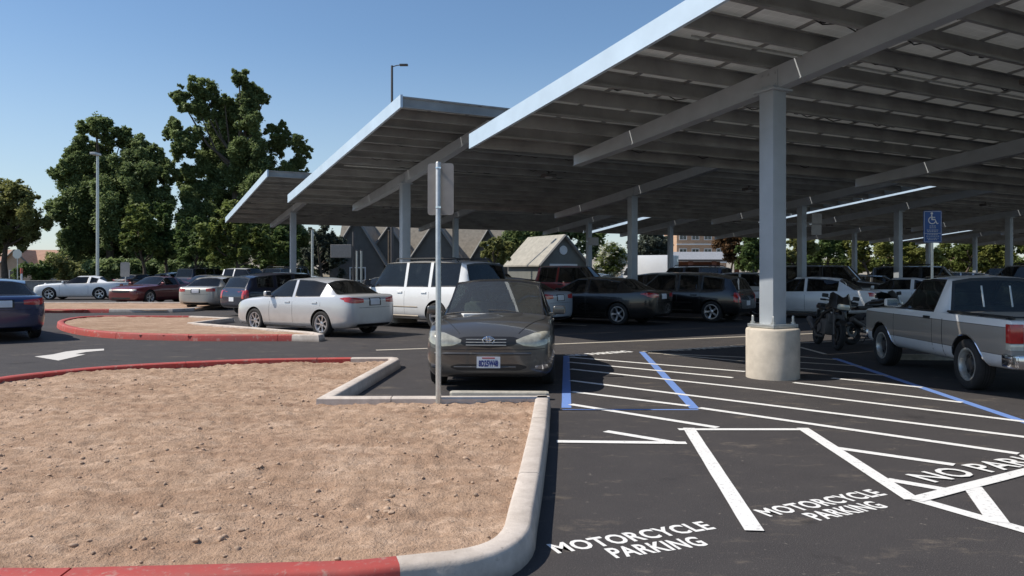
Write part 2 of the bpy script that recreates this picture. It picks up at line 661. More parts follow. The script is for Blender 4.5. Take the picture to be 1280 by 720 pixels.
def inside(p, poly):
    c = False
    n = len(poly)
    j = n - 1
    for i in range(n):
        a, b = poly[i], poly[j]
        if (a.y > p.y) != (b.y > p.y) and p.x < (b.x - a.x) * (p.y - a.y) / (b.y - a.y) + a.x:
            c = not c
        j = i
    return c


def dirt(name, poly, res, z0, amp, mat, seed=0):
    xs = [p.x for p in poly]; ys = [p.y for p in poly]
    nx = int((max(xs) - min(xs)) / res) + 2
    ny = int((max(ys) - min(ys)) / res) + 2
    idx, vs, fs = {}, [], []
    for j in range(ny + 1):
        for i in range(nx + 1):
            q = Vector((min(xs) - res + i * res, min(ys) - res + j * res))
            if not any(inside(q + Vector(o) * res * 1.3, poly) for o in ((0, 0), (1, 0), (-1, 0), (0, 1), (0, -1))):
                continue
            if not inside(q, poly):
                # pull the rim just under the kerb
                pass
            v = Vector((q.x, q.y, seed))
            z = z0 + amp * (.9 * noise.noise(v * .55) + .55 * noise.noise(v * 1.7) + .40 * noise.noise(Vector((v.x * 3.2, v.y * 5.5, 5)))
                            + .30 * abs(noise.noise(v * 4.2)) + .45 * abs(noise.noise(v * 7)) + .50 * noise.noise(v * 11) + .36 * noise.noise(v * 24))
            idx[i, j] = len(vs)
            vs.append((q.x, q.y, z))
    for (i, j), a in idx.items():
        if (i + 1, j) in idx and (i, j + 1) in idx and (i + 1, j + 1) in idx:
            fs.append((a, idx[i + 1, j], idx[i + 1, j + 1], idx[i, j + 1]))
    o = MB().add(vs, fs).build(name, mat, smooth=True, sharp=80)
    o['kind'] = 'structure'
    return o


V2 = lambda p: Vector((p[0], p[1]))
KZ = .15
# main island, traced along the outer top edge, anticlockwise in plan seen from above (island on the left of the path)
right = [V2(G(x, y, KZ)) for x, y in ((684.5, 494), (683, 532), (675, 589), (667, 634))]
bend = rounded([V2(G(667, 634, KZ)), Vector((.10, 4.28)), Vector((-.10, 3.95)), V2(G(500, 707, KZ))], it=2)
front_c = [Vector((.435, 9.08))] + right[1:] + bend[1:]
front_c = front_c[::-1]                     # runs from the red joint to the stall corner
front_r = [V2(G(500, 707, KZ)), V2(G(500, 707, KZ)) + (V2(G(500, 707, KZ)) - Vector((-.10, 3.95))).normalized() * .22, Vector((-1.5, 3.70)), Vector((-2.7, 3.62)), Vector((-4.2, 3.95)), Vector((-5.6, 4.9)), Vector((-6.7, 6.5)),
           Vector((-7.3, 8.4)), V2(G(-20, 473, KZ)), V2(G(60, 463.5, KZ)), V2(G(150, 455.5, KZ)), V2(G(300, 448.5, KZ)), V2(G(380, 447, KZ)), V2(G(440, 446.3, KZ))]
front_r = front_r[:2] + rounded(front_r[1:], it=2)[1:]
stallc = [V2(G(440, 446.3, KZ)), V2(G(470, 446.2, KZ)), Vector((-2.05, 13.22)), Vector((-1.93, 13.12)), Vector((-1.88, 12.9)), Vector((-2.09, 9.06)), Vector((-.8, 9.07)), Vector((.435, 9.08))]
# red part clockwise (island on the right), so flip the sign
in1 = kerb('red_kerb', front_r, -1, M['redkerb'])
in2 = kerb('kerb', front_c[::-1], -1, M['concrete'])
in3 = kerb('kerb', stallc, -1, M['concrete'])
main_poly = in2 + in1 + in3
dirt('dirt_island', main_poly, .034, .080, .046, M['dirt'], 1)

# clods and pebbles lying on the dirt
cb = MB()
ico = bmesh.new()
bmesh.ops.create_icosphere(ico, subdivisions=1, radius=1)
icv = [v.co.copy() for v in ico.verts]
icf = [[v.index for v in f.verts] for f in ico.faces]
rnd = random.Random(3)
cnt = 0
while cnt < 4200:
    q = Vector((rnd.uniform(-7.2, .4), 3.6 + 9.6 * rnd.random() ** 1.35))
    dens = noise.noise(Vector((q.x * .9, q.y * .9, 8)))
    if not inside(q, main_poly) or rnd.random() > .55 + dens:
        continue
    cnt += 1
    r = .004 + .021 * rnd.random() ** 7
    v = Vector((q.x, q.y, 1))
    z = .082 + .046 * (.9 * noise.noise(v * .55) + .55 * noise.noise(v * 1.7) + .40 * noise.noise(Vector((v.x * 3.2, v.y * 5.5, 5))) + .30 * abs(noise.noise(v * 4.2)) + .45 * abs(noise.noise(v * 7)) + .50 * noise.noise(v * 11))
    sx, sy, sz = (rnd.uniform(.7, 1.3) for _ in range(3))
    ph = rnd.uniform(0, 6)
    vs = []
    for p in icv:
        k = 1 + .35 * noise.noise(p * 1.6 + Vector((cnt, 0, 0)))
        x, y = p.x * sx * k, p.y * sy * k
        vs.append((q.x + r * (x * cos(ph) - y * sin(ph)), q.y + r * (x * sin(ph) + y * cos(ph)), z + r * (.05 + p.z * .6 * sz * k)))
    cb.add(vs, icf)
tag(cb.build('dirt_clods', simple('dry_clod', (.42, .30, .215), .95, var=.3, scale=14), smooth=True, sharp=60), 'loose clods and pebbles scattered over the bare dirt island', 'clods', kind='stuff')

# second island with its pointed stall edges
i2r = [V2(G(x, y, KZ)) for x, y in ((240, 394.6), (130, 394.3), (95, 395.5), (72, 400), (72, 404), (84, 408.5), (110, 413), (160, 416.5), (250, 418.3), (365, 418.3))]
i2r = [i2r[0]] + rounded(i2r[1:-1], it=2) + [i2r[-1]]
i2c = [V2(G(x, y, KZ)) for x, y in ((365, 418.3), (398, 419), (405, 417.2), (392, 414.6), (242, 403), (292, 397), (240, 394.6))]
j1 = kerb('red_kerb', i2r, 1, M['redkerb'])
j2 = kerb('kerb', i2c, 1, M['concrete'])
dirt('dirt_island', j1 + j2, .16, .10, .03, M['dirt_far'], 4)
# third island behind
i3r = [V2(p) for p in ((-26, 37.4), (-27.5, 34), (-26, 31), (-22, 30.2), (-18.6, 30.2), (-15.8, 30.3))]
i3c = [V2(p) for p in ((-15.8, 30.3), (-13.4, 30.5), (-12.9, 31.2), (-13.2, 36.5), (-14, 37.2), (-26, 37.4))]
k1 = kerb('red_kerb', [i3r[0]] + rounded(i3r[1:-1], it=2) + [i3r[-1]], 1, M['redkerb'])
k2 = kerb('kerb', i3c, 1, M['concrete'])
dirt('dirt_island', k1 + k2, .25, .10, .03, M['dirt_far'], 9)


# ------------------------------------------------------------------ painted markings
def line(name, pts, wd, mat, z, parent=None):
    mb = MB()
    for a, b in pts:
        a, b = V2(a), V2(b)
        t = (b - a).normalized()
        n = Vector((-t.y, t.x)) * wd / 2
        k = len(mb.v)
        # a line is cut into short pieces so the edge can wander a little
        N = max(2, int((b - a).length / .25))
        vs, fs = [], []
        for i in range(N + 1):
            p = a.lerp(b, i / N)
            e1 = 1 + .05 * noise.noise(Vector((p.x * 9, p.y * 9, 1)))
            e2 = 1 + .05 * noise.noise(Vector((p.x * 9, p.y * 9, 7)))
            vs += [(p.x + n.x * e1, p.y + n.y * e1, z), (p.x - n.x * e2, p.y - n.y * e2, z)]
        for i in range(N):
            fs.append((2 * i, 2 * i + 1, 2 * i + 3, 2 * i + 2))
        mb.add(vs, fs)
    o = mb.build(name, mat)
    o['kind'] = 'structure'
    return o


def PL(*segs):
    return [(G(a, b), G(c, d)) for a, b, c, d in segs]


BL = .003
line('blue_bay_line', PL((708, 445, 708, 510)), .115, M['blue_line'], BL)
line('blue_bay_line', PL((802.5, 440, 868.5, 511)), .115, M['blue_line'], BL)
line('blue_bay_line', PL((703, 512, 873, 512)), .05, M['blue_line'], BL - .002)
line('blue_bay_line', PL((1043, 448, 1300, 534)), .115, M['blue_line'], BL)
WZ = .006
hatch = [(711, 446.7, 931.6, 464.8), (711, 453, 916, 472.5), (713, 461.6, 958, 488), (958, 488, 1290, 528.7), (713, 476, 1290, 548),
         (715, 490, 861, 507.8), (874, 510.3, 1273, 567.7), (713, 505.8, 897, 535),
         (1045.6, 560.6, 1193, 581.7), (1109, 600, 1180, 612.4), (992, 478.6, 1203, 503.5), (1040, 473, 1153, 484.7), (757, 539.5, 842, 553.6)]
for s in hatch:
    line('hatch_line', PL(s), .10, M['white_line'], WZ)
line('hatch_line', PL((996, 446, 1045, 450)), .09, M['dull_line'], WZ)  # hatching under the canopy: shade is put into the paint colour
line('hatch_line', PL((996, 453, 1077, 458)), .09, M['dull_line'], WZ)
line('hatch_line', PL((996, 460.5, 1110, 470)), .09, M['dull_line'], WZ)
line('hatch_line', PL((830, 443, 931, 452)), .09, M['dull_line'], WZ)
line('hatch_line', PL((810, 441.5, 931, 447)), .09, M['dull_line'], WZ)
line('stall_line', PL((696, 552.6, 858, 554.5)), .105, M['white_line'], WZ + .002)
line('stall_line', PL((848, 537.5, 1009, 537.5)), .09, M['white_line'], WZ + .002)
line('stall_line', PL((861, 536, 943, 665)), .118, M['white_line'], WZ + .004)
line('stall_line', PL((1003, 536, 1141, 626)), .118, M['white_line'], WZ + .004)
line('stall_line', PL((1136, 622, 1310, 672)), .115, M['white_line'], WZ)
line('stall_line', PL((1143, 626, 1310, 583)), .115, M['white_line'], WZ + .003)
line('stall_line', PL((1215, 609, 1248, 654)), .13, M['white_line'], WZ + .002)
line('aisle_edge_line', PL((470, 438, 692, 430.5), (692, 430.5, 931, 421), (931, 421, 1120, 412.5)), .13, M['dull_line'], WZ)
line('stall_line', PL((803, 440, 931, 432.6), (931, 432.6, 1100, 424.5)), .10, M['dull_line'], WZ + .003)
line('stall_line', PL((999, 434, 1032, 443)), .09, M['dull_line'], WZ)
# lines beside the second island
line('stall_line', PL((292, 400.5, 200, 397)), .12, M['white_line'], WZ)
# bay lines under the canopies
SA = radians(-54)
sd = Vector((sin(SA), cos(SA)))
for k in range(-2, 11):
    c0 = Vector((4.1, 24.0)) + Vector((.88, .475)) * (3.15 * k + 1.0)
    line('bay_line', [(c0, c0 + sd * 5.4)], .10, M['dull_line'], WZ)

# painted turn arrow
arrow = [G(x, y) for x, y in ((43, 446), (66, 443.3), (82, 439.8), (100, 437.6), (130, 436.2), (130, 438.3), (108, 440.2), (94, 443), (107, 443.2), (92, 446.8), (73, 451))]
mb = MB()
mb.add([(p.x, p.y, WZ) for p in arrow], [tuple(range(len(arrow)))])
bmt = mb.build('turn_arrow', worn_paint('arrow_paint', (.6, .57, .53), .4))
bmt['kind'] = 'structure'


# lettering
def text_mesh(body, size, offset=.02, align='LEFT', sx=1.0):
    cu = bpy.data.curves.new('lettering', 'FONT')
    cu.body = body
    cu.size = size
    cu.offset = offset
    cu.align_x = align
    cu.space_character = 1.06
    cu.resolution_u = 3
    o = bpy.data.objects.new('lettering', cu)
    C.objects.link(o)
    dg = bpy.context.evaluated_depsgraph_get()
    dg.update()
    ev = o.evaluated_get(dg)
    me = bpy.data.meshes.new_from_object(ev)
    bpy.data.objects.remove(o)
    for v in me.vertices:
        v.co.x *= sx
    return me


def lettering(name, body, bl, br, capt, parent, off=.006, mat=None, z=.003):
    """ground lettering: bl/br are the baseline ends (points), capt the cap height in metres"""
    bl, br = V2(bl), V2(br)
    me = text_mesh(body, capt / .70, off)
    xs = [v.co.x for v in me.vertices]
    L = max(xs) - min(xs)
    k = (br - bl).length / L
    for v in me.vertices:
        v.co.x = (v.co.x - min(xs)) * k
    me.materials.clear()
    me.materials.append(mat or M['white_line'])
    o = link_mesh(name, me, parent, (bl.x, bl.y, z if 'MOTOR' in body or body == 'PARKING' else .011), atan2(br.y - bl.y, br.x - bl.x))
    return o


t = empty('ground_lettering', G(790, 680))
tag(t, 'white MOTORCYCLE PARKING lettering on asphalt beside the curved kerb end', 'lettering', 'painted parking words')
for b_, p, q in (('MOTORCYCLE', (697, 692), (895, 661)), ('PARKING', (770, 698), (886, 681.5))):
    o = lettering('word', b_, G(*p), G(*q), .15, t)
    o.location -= t.location
t = empty('ground_lettering', G(1030, 635))
tag(t, 'white MOTORCYCLE PARKING lettering inside the outlined narrow motorcycle bay', 'lettering', 'painted parking words')
for b_, p, q in (('MOTORCYCLE', (962, 646), (1109, 618.5)), ('PARKING', (1024, 651), (1111, 634))):
    o = lettering('word', b_, G(*p), G(*q), .15, t)
    o.location -= t.location
bl = G(1168, 604.5)
u = Vector((.90, .436))
o = lettering('ground_lettering', 'NO PARKING', bl, Vector((bl.x, bl.y)) + u * 2.15, .25, None, .006)
tag(o, 'large white NO PARKING lettering at the right edge above the white corner line', 'lettering', 'painted parking words')
o = lettering('ground_lettering', 'NO PARKING', G(717, 446), G(792, 440.5), .28, None, .02)
tag(o, 'faint white NO PARKING lettering at far end of the narrow blue aisle', 'lettering', 'painted parking words')
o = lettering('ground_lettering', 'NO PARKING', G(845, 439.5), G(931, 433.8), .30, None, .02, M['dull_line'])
tag(o, 'shaded NO PARKING lettering just left of the round concrete pedestal', 'lettering', 'painted parking words')

# ------------------------------------------------------------------ solar canopies
TH = radians(28.2)
PV, SV = Vector((cos(TH), sin(TH), 0)), Vector((-sin(TH), cos(TH), 0))
SLOPE, LOW, HIGH = .105, 5.56, 6.35


def canopy(label, loc, zc, cols, x0, x1, near=False):
    root = empty('solar_canopy', loc, TH)
    tag(root, label, 'solar canopy', 'solar parking canopies over the car rows')
    gt = lambda y: zc + .31 - SLOPE * y            # top of the girders

    for cx in cols:
        cm = MB()
        cm.bbox((cx, 0, (zc + .04 + .80) / 2), (.28, .28, zc + .04 - .80), .02, seg=2)
        cm.box((cx, 0, zc - .02), (.40, .42, .03))
        col = cm.build('column', M['steel'], root, smooth=True)
        pd = MB()
        pd.lathe([(0, -.05), (.392, -.05), (.395, .72), (.385, .745), (.37, .752), (0, .755)], 48, 'Z', (cx, 0, 0))
        pd.build('pedestal', M['pedestal'], col, smooth=True, sharp=60)
        bp = MB()
        bp.bbox((cx, 0, .79), (.52, .52, .05), .006)
        bp.box((cx, 0, .762), (.46, .46, .02))
        for sx in (-1, 1):
            for sy in (-1, 1):
                b0 = (cx + sx * .205, sy * .205)
                bp.lathe([(0, .815), (.034, .815), (.034, .85), (.02, .852), (.018, .93), (.012, .94), (0, .94)], 6, 'Z', (*b0, 0))
                bp.lathe([(.045, .815), (.045, .824), (0, .824)], 12, 'Z', (*b0, 0))
        bp.build('base_plate', M['galv'], col)
        g = MB()
        ys = [-HIGH + .25, -3.6, -.35, .35, 3.4, LOW - .12]
        dp = [.24, .29, .325, .325, .28, .22]
        for s in (-1, 1):
            pass
        vs, fs = [], []
        hw = .085
        for y, d in zip(ys, dp):
            for sx, zz in ((-hw, gt(y) - d), (hw, gt(y) - d), (hw, gt(y)), (-hw, gt(y))):
                vs.append((cx + sx, y, zz))
        for i in range(len(ys) - 1):
            for k in range(4):
                k2 = (k + 1) % 4
                fs.append((i * 4 + k, i * 4 + k2, i * 4 + 4 + k2, i * 4 + 4 + k))
        fs += [(0, 1, 2, 3), tuple(len(vs) - 4 + k for k in (3, 2, 1, 0))]
        g.add(vs, fs)
        for sx in (-1, 1):
            g.box((cx + sx * (hw + .006), 0, gt(0) - .165), (.010, .36, .25))
            for by in (-.13, 0, .13):
                for bz in (-.25, -.08):
                    g.box((cx + sx * (hw + .014), by, gt(0) + bz), (.012, .028, .028))
        # narrow bottom flange lips
        for i in range(len(ys) - 1):
            a, b = ys[i], ys[i + 1]
            za, zb = gt(a) - dp[i], gt(b) - dp[i + 1]
            q = hw + .022
            g.add([(cx - q, a, za - .012), (cx + q, a, za - .012), (cx + q, b, zb - .012), (cx - q, b, zb - .012),
                   (cx - q, a, za - .001), (cx + q, a, za - .001), (cx + q, b, zb - .001), (cx - q, b, zb - .001)],
                  [(0, 3, 2, 1), (4, 5, 6, 7), (0, 1, 5, 4), (2, 3, 7, 6), (1, 2, 6, 5), (3, 0, 4, 7)])
        g.build('girder', M['steel'], root)

    # purlins: open Z sections lying along the row
    n = 16
    PD = .235
    for k in range(n):
        y = -HIGH + .06 + (HIGH + LOW - .12) * k / (n - 1)
        z = gt(y) + .004
        s = (1, -1)[k % 2] if 0 < k < n - 1 else (1 if k == 0 else -1)
        m = MB()
        xa, xb = x0 + .05, x1 - .05
        t = .012
        # web, bottom flange, top flange, lip
        m.box(((xa + xb) / 2, y, z + PD / 2), (xb - xa, t, PD))
        m.box(((xa + xb) / 2, y - s * .036, z + t / 2 + .001), (xb - xa, .060, t - .002))
        m.box(((xa + xb) / 2, y + s * .036, z + PD - t / 2 - .001), (xb - xa, .060, t - .002))
        m.box(((xa + xb) / 2, y - s * .0655, z + .022), (xb - xa, .006, .03))
        m.build('purlin', M['purlin'], root)

    # module rows, each an array of framed modules with a slit to the next row
    rows = 6
    pitch = (HIGH + LOW) / rows
    L = x1 - x0
    nmods = int(L / 1.0)
    mw = L / nmods
    for r in range(rows):
        ya = -HIGH + pitch * r + .016
        yb = ya + pitch - .032
        sheet = MB()
        for i in range(nmods):
            xa, xb = x0 + mw * i + .007, x0 + mw * (i + 1) - .007
            za, zb_ = gt(ya) + PD + .035, gt(yb) + PD + .035
            sheet.add([(xa, ya, za), (xb, ya, za), (xb, yb, zb_), (xa, yb, zb_)], [(0, 1, 2, 3)])
            for (fa, fb) in (((xa, ya), (xb, ya)), ((xa, yb), (xb, yb)), ((xa, ya), (xa, yb)), ((xb, ya), (xb, yb))):
                ux = .018 if fa[0] == fb[0] else 0
                cxm, cym = (fa[0] + fb[0]) / 2, (fa[1] + fb[1]) / 2
                ins = .019
                if ux:
                    cxm += ins / 2 if fa[0] == xa else -ins / 2
                    v0 = [(cxm - ins / 2, ya, za - .032), (cxm + ins / 2, ya, za - .032), (cxm + ins / 2, yb, zb_ - .032), (cxm - ins / 2, yb, zb_ - .032)]
                else:
                    dy = ins if fa[1] == ya else -ins
                    y2 = fa[1] + dy
                    v0 = [(xa, fa[1], gt(fa[1]) + PD + .003), (xb, fa[1], gt(fa[1]) + PD + .003), (xb, y2, gt(y2) + PD + .003), (xa, y2, gt(y2) + PD + .003)]
                v1 = [(a, b, c + .031) for a, b, c in v0]
                sheet.add(v0 + v1, [(0, 3, 2, 1), (0, 1, 5, 4), (1, 2, 6, 5), (2, 3, 7, 6), (3, 0, 4, 7)], 1)
        sheet.build('module_row', [M['panel'], M['frame']], root)

    # module leads sagging along some purlins, with small connector boxes
    rc = random.Random(int(abs(loc[0]) * 10) + 5)
    for k in range(1, n - 1):
        if rc.random() > (.6 if near else .35): continue
        y = -HIGH + .06 + (HIGH + LOW - .12) * k / (n - 1) + .05
        z = gt(y) + .06
        m = MB()
        xa = rc.uniform(x0 + .3, x0 + 3)
        xe = xa + rc.uniform(3, 9)
        pts, x, i = [], xa, 0
        while x < min(xe, x1 - .4):
            pts.append((x, y + rc.uniform(-.01, .01), z - (.09 * rc.random() if i % 2 else 0)))
            x += rc.uniform(.22, .42); i += 1
            if rc.random() < .3: m.bbox((x, y, z - .02), (.09, .05, .05), .01)
        if len(pts) > 2:
            m.tube(pts, .010, 5)
            m.build('cable_run', M['black'], root, smooth=True)
    # fascias on the two short ends and the upper edge
    for xx in (x0, x1):
        m = MB()
        y0_, y1_ = -HIGH - .02, LOW + .05
        vs = []
        for xo in (xx - .03, xx + .03):
            for y in (y0_, y1_):
                vs += [(xo, y, gt(y) - .005), (xo, y, gt(y) + PD + .055)]
        m.add(vs, [(0, 1, 3, 2), (4, 6, 7, 5), (0, 2, 6, 4), (1, 5, 7, 3), (0, 4, 5, 1), (2, 3, 7, 6)])
        m.build('fascia', M['fascia'], root)
    # lamp fixtures hanging between the columns
    for i in range(len(cols) - 1):
        for y in (-1.4,):
            cx = (cols[i] + cols[i + 1]) / 2
            m = MB()
            z = gt(y)
            m.bbox((cx, y, z - .10), (.42, .34, .10), .03)
            m.tube([(cx, y, z - .05), (cx, y, z + .12)], .03)
            lf = m.build('lamp_fixture', M['lamp'], root, smooth=True)
            m = MB()
            m.lathe([(0, z - .185), (.10, z - .18), (.14, z - .155), (.14, z - .149)], 20, 'Z', (cx, y, 0))
            m.build('diffuser', M['lampglass'], lf, smooth=True)
    # conduit run
    m = MB()
    y = -.62
    m.tube([(x0 + .3, y, gt(y) - .02), (x1 - .3, y, gt(y) - .02)], .018, 6)
    m.build('conduit', M['galv'], root)
    return root


SP = 8.96
A3 = [0, SP, 2 * SP]
B4 = [24.3, 24.3 + SP, 24.3 + 2 * SP, 24.3 + 3 * SP]
canopy('nearest tall grey solar canopy on the column with the round concrete pedestal', (3.964, 11.751, 0), 4.36, A3, -2.44, 21.2, near=True)
canopy('middle solar canopy starting left over the white SUV, second from the camera', (-3.403, 24.57, 0), 4.42, A3, -2.44, 21.2)
o = Vector((-3.403, 24.57, 0)) + PV * 24.3
canopy('solar canopy deep at right behind the blue sign, with a lit end edge', o, 4.45, [c - 24.3 for c in B4], -2.44, 30.2)
canopy('farthest left solar canopy rising in front of the tall dark trees', (-11.06, 39.04, 0), 4.61, A3, -2.44, 21.2)
o = Vector((-11.06, 39.04, 0)) + PV * 24.3
canopy('distant solar canopy segment in front of the brick building', o, 4.6, [c - 24.3 for c in B4], -2.44, 30.2)
o = Vector((-11.06, 39.04, 0)) + PV * 57.6
canopy('most distant solar canopy segment at the far right edge', o, 4.6, A3, -2.44, 21.2)


# ------------------------------------------------------------------ signs, poles
def rrect(w_, h_, r, n=4):
    pts = []
    for cx, cy, a0 in ((w_ / 2 - r, h_ / 2 - r, 0), (-w_ / 2 + r, h_ / 2 - r, 90), (-w_ / 2 + r, -h_ / 2 + r, 180), (w_ / 2 - r, -h_ / 2 + r, 270)):
        for k in range(n + 1):
            a = radians(a0 + 90 * k / n)
            pts.append((cx + r * cos(a), cy + r * sin(a)))
    return pts


def plate(mb, c, w_, h_, r, th, rz=0, m=0, z_up=True):
    """upright rounded plate, its face looking along local -y turned by rz"""
    pts = rrect(w_, h_, r)
    R = Matrix.Rotation(rz, 3, 'Z')
    n = len(pts)
    vs = [Vector(c) + R @ Vector((x, -th / 2, z)) for x, z in pts] + [Vector(c) + R @ Vector((x, th / 2, z)) for x, z in pts]
    fs = [tuple(range(n)), tuple(range(2 * n - 1, n - 1, -1))] + [(i, n + i, n + (i + 1) % n, (i + 1) % n) for i in range(n)]
    mb.add(vs, fs, m)


p = G(548, 502.5, .1)
t = empty('parking_sign', (p.x, p.y, 0))
tag(t, 'galvanised pole with the bare grey back of a sign, in front of the grey sedan', 'parking sign')
mb = MB()
mb.lathe([(0, 0), (.032, 0), (.032, 2.86), (.028, 2.868), (0, 2.868)], 20, 'Z')
mb.build('pole', M['galv'], t, smooth=True)
mb = MB()
plate(mb, (.022, .05, 2.56), .305, .60, .035, .004, radians(-4))
mb.build('sign_panel', M['signback'], t)
mb = MB()
for z in (2.80, 2.345):
    mb.lathe([(.033, z - .009), (.037, z - .009), (.037, z + .009), (.033, z + .009)], 20, 'Z')
    mb.box((0, -.041, z), (.018, .014, .014))
    mb.box((0, .04, z), (.03, .02, .016))
mb.build('clamp', M['chrome'], t)

# accessible bay sign at the head of the pickup's stall
q = at(1165, 340, 15.2)
t = empty('accessible_parking_sign', (q.x, q.y, 0), radians(-6))
tag(t, 'blue wheelchair parking sign on a thin post behind the pickup cab', 'parking sign')
mb = MB()
mb.lathe([(0, 0), (.025, 0), (.025, 2.8), (0, 2.8)], 12, 'Z')
mb.build('post', M['galv'], t, smooth=True)
mb = MB()
plate(mb, (0, -.03, 2.49), .345, .63, .03, .004)
sp = mb.build('sign_panel', M['sign_blue'], t)
mb = MB()


def flat(mb, pts, y=-.0345, m=0):
    mb.add([(x, y, z) for x, z in pts], [tuple(range(len(pts)))], m)


def arcband(mb, c, r0, r1, a0, a1, n=14, y=-.0345):
    vs, fs = [], []
    for k in range(n + 1):
        a = radians(a0 + (a1 - a0) * k / n)
        vs += [(c[0] + r0 * cos(a), y, c[1] + r0 * sin(a)), (c[0] + r1 * cos(a), y, c[1] + r1 * sin(a))]
    for k in range(n):
        fs.append((2 * k, 2 * k + 1, 2 * k + 3, 2 * k + 2))
    mb.add(vs, fs)


cz = 2.615
arcband(mb, (-.01, cz), .058, .076, 95, 355)
arcband(mb, (-.018, cz + .135), 0, .024, 0, 360, 16)
flat(mb, [(-.032, cz + .105), (-.008, cz + .105), (-.002, cz + .02), (-.026, cz + .02)])
flat(mb, [(-.008, cz + .065), (.045, cz + .065), (.045, cz + .048), (-.008, cz + .048)], -.0348)
flat(mb, [(-.026, cz + .025), (.052, cz + .025), (.052, cz + .003), (-.026, cz + .003)], -.0351)
flat(mb, [(.038, cz + .004), (.058, cz + .004), (.088, cz - .062), (.066, cz - .066)], -.0354)
flat(mb, [(.070, cz - .064), (.105, cz - .05), (.108, cz - .064), (.078, cz - .078)], -.0357)
# border and thin rows of small print
W2, H2 = .16, .30
for x0_, x1_, z0_, z1_ in ((-W2, W2, H2 - .006, H2), (-W2, W2, -H2, -H2 + .006), (-W2, -W2 + .006, -H2 + .006, H2 - .006), (W2 - .006, W2, -H2 + .006, H2 - .006),
                           (-W2 + .006, W2 - .006, -.135, -.129)):
    flat(mb, [(x0_, 2.49 + z0_), (x1_, 2.49 + z0_), (x1_, 2.49 + z1_), (x0_, 2.49 + z1_)])
mb.build('pictogram', M['sign_white'], sp)
mb = MB()
for z, wd in ((.005, .06), (-.03, .06), (-.075, .11), (-.105, .10), (-.16, .10), (-.195, .12), (-.235, .11), (-.265, .09)):
    x = -wd
    rr = random.Random(int(z * 1000))
    while x < wd:
        ww = rr.uniform(.012, .04)
        flat(mb, [(x, 2.49 + z), (min(x + ww, wd), 2.49 + z), (min(x + ww, wd), 2.49 + z + .017), (x, 2.49 + z + .017)])
        x += ww + .010
mb.build('small_print', simple('sign_print', (.45, .48, .55), .5, var=.05), sp)

# plates fixed to canopy columns
for (px, py0, py1, wpx, Y, lb) in ((1016.5, 267, 295, 13, 33.0, 'pair of small grey plates on the column right of the near pedestal column'),
                                   (741, 297, 307, 13, 46.5, 'small dark plate on a far column left of the white flowering bush')):
    q0, q1 = at(px, py0, Y), at(px, py1, Y)
    hh = q0.z - q1.z
    t = empty('column_sign', (q0.x, Y - .35, q1.z), radians(4))
    tag(t, lb, 'sign')
    mb = MB()
    ww = wpx / F * Y
    if hh > .6:
        plate(mb, (0, 0, hh * .26), ww, hh * .46, .03, .01)
        plate(mb, (.02, 0, hh * .76), ww, hh * .46, .03, .01)
    else:
        plate(mb, (0, 0, hh / 2), ww, hh, .03, .01)
    mb.build('plate', M['signback'], t)
    mb = MB()
    mb.box((-ww * .55, .03, hh / 2), (ww * .25, .04, .06))
    mb.build('bracket', M['galv'], t)


def light_pole(label, px, ptop, Y, r, arm=None, mat=None):
    q = at(px, ptop, Y)
    t = empty('light_pole', (q.x, Y, 0))
    tag(t, label, 'light pole')
    mb = MB()
    mb.tube([(0, 0, 0), (0, 0, q.z)], [r, r * .7], 12)
    mb.lathe([(0, -.02), (.28, -.02), (.28, .5), (.26, .52), (0, .52)], 20, 'Z')
    mb.build('pole', mat or M['galv'], t, smooth=True)
    mb = MB()
    if arm:
        mb.tube([(0, 0, q.z - .1), (arm * .45, 0, q.z + .02), (arm, 0, q.z + .06)], .04)
        mb.bbox((arm * 1.05, 0, q.z + .05), (abs(arm) * .75, .35, .14), .04)
    else:
        mb.bbox((0, -.25, q.z + .04), (.38, .75, .16), .05)
    mb.build('lamp_head', mat or M['lampglass'], t, smooth=True)
    return t


light_pole('tall pale light pole standing before the wide dark tree at left', 122, 194, 50, .11)
light_pole('tall dark light pole with a side arm rising behind the middle canopy', 490, 82, 62, .13, .9, M['lamp'])
for px, pt, Y, r, lb, mt in ((390.5, 287, 48, .09, 'pale slim post right of the farthest left canopy column', 'galv'),
                             (486.5, 288, 52, .10, 'brownish slim post in front of the gabled houses', 'bark'),
                             (446, 313, 50, .08, 'shorter of two pale posts beside the brown banner, left one', 'galv'),
                             (451.5, 313, 50, .08, 'shorter of two pale posts beside the brown banner, right one', 'galv'),
                             (295 + 771, 300, 62, .09, 'thin pale post between far columns right of the near pedestal column', 'galv')):
    q = at(px, pt, Y)
    t = empty('post', (q.x, Y, 0))
    tag(t, lb, 'post')
    mb = MB()
    mb.tube([(0, 0, 0), (0, 0, q.z)], [r, r * .85], 10)
    mb.build('shaft', M[mt], t, smooth=True)
    mb = MB()
    mb.lathe([(0, q.z + .03), (r * .9, q.z + .02), (r, q.z - .03), (r * .86, q.z - .04)], 10, 'Z')
    mb.build('cap', M['lamp'], t, smooth=True)

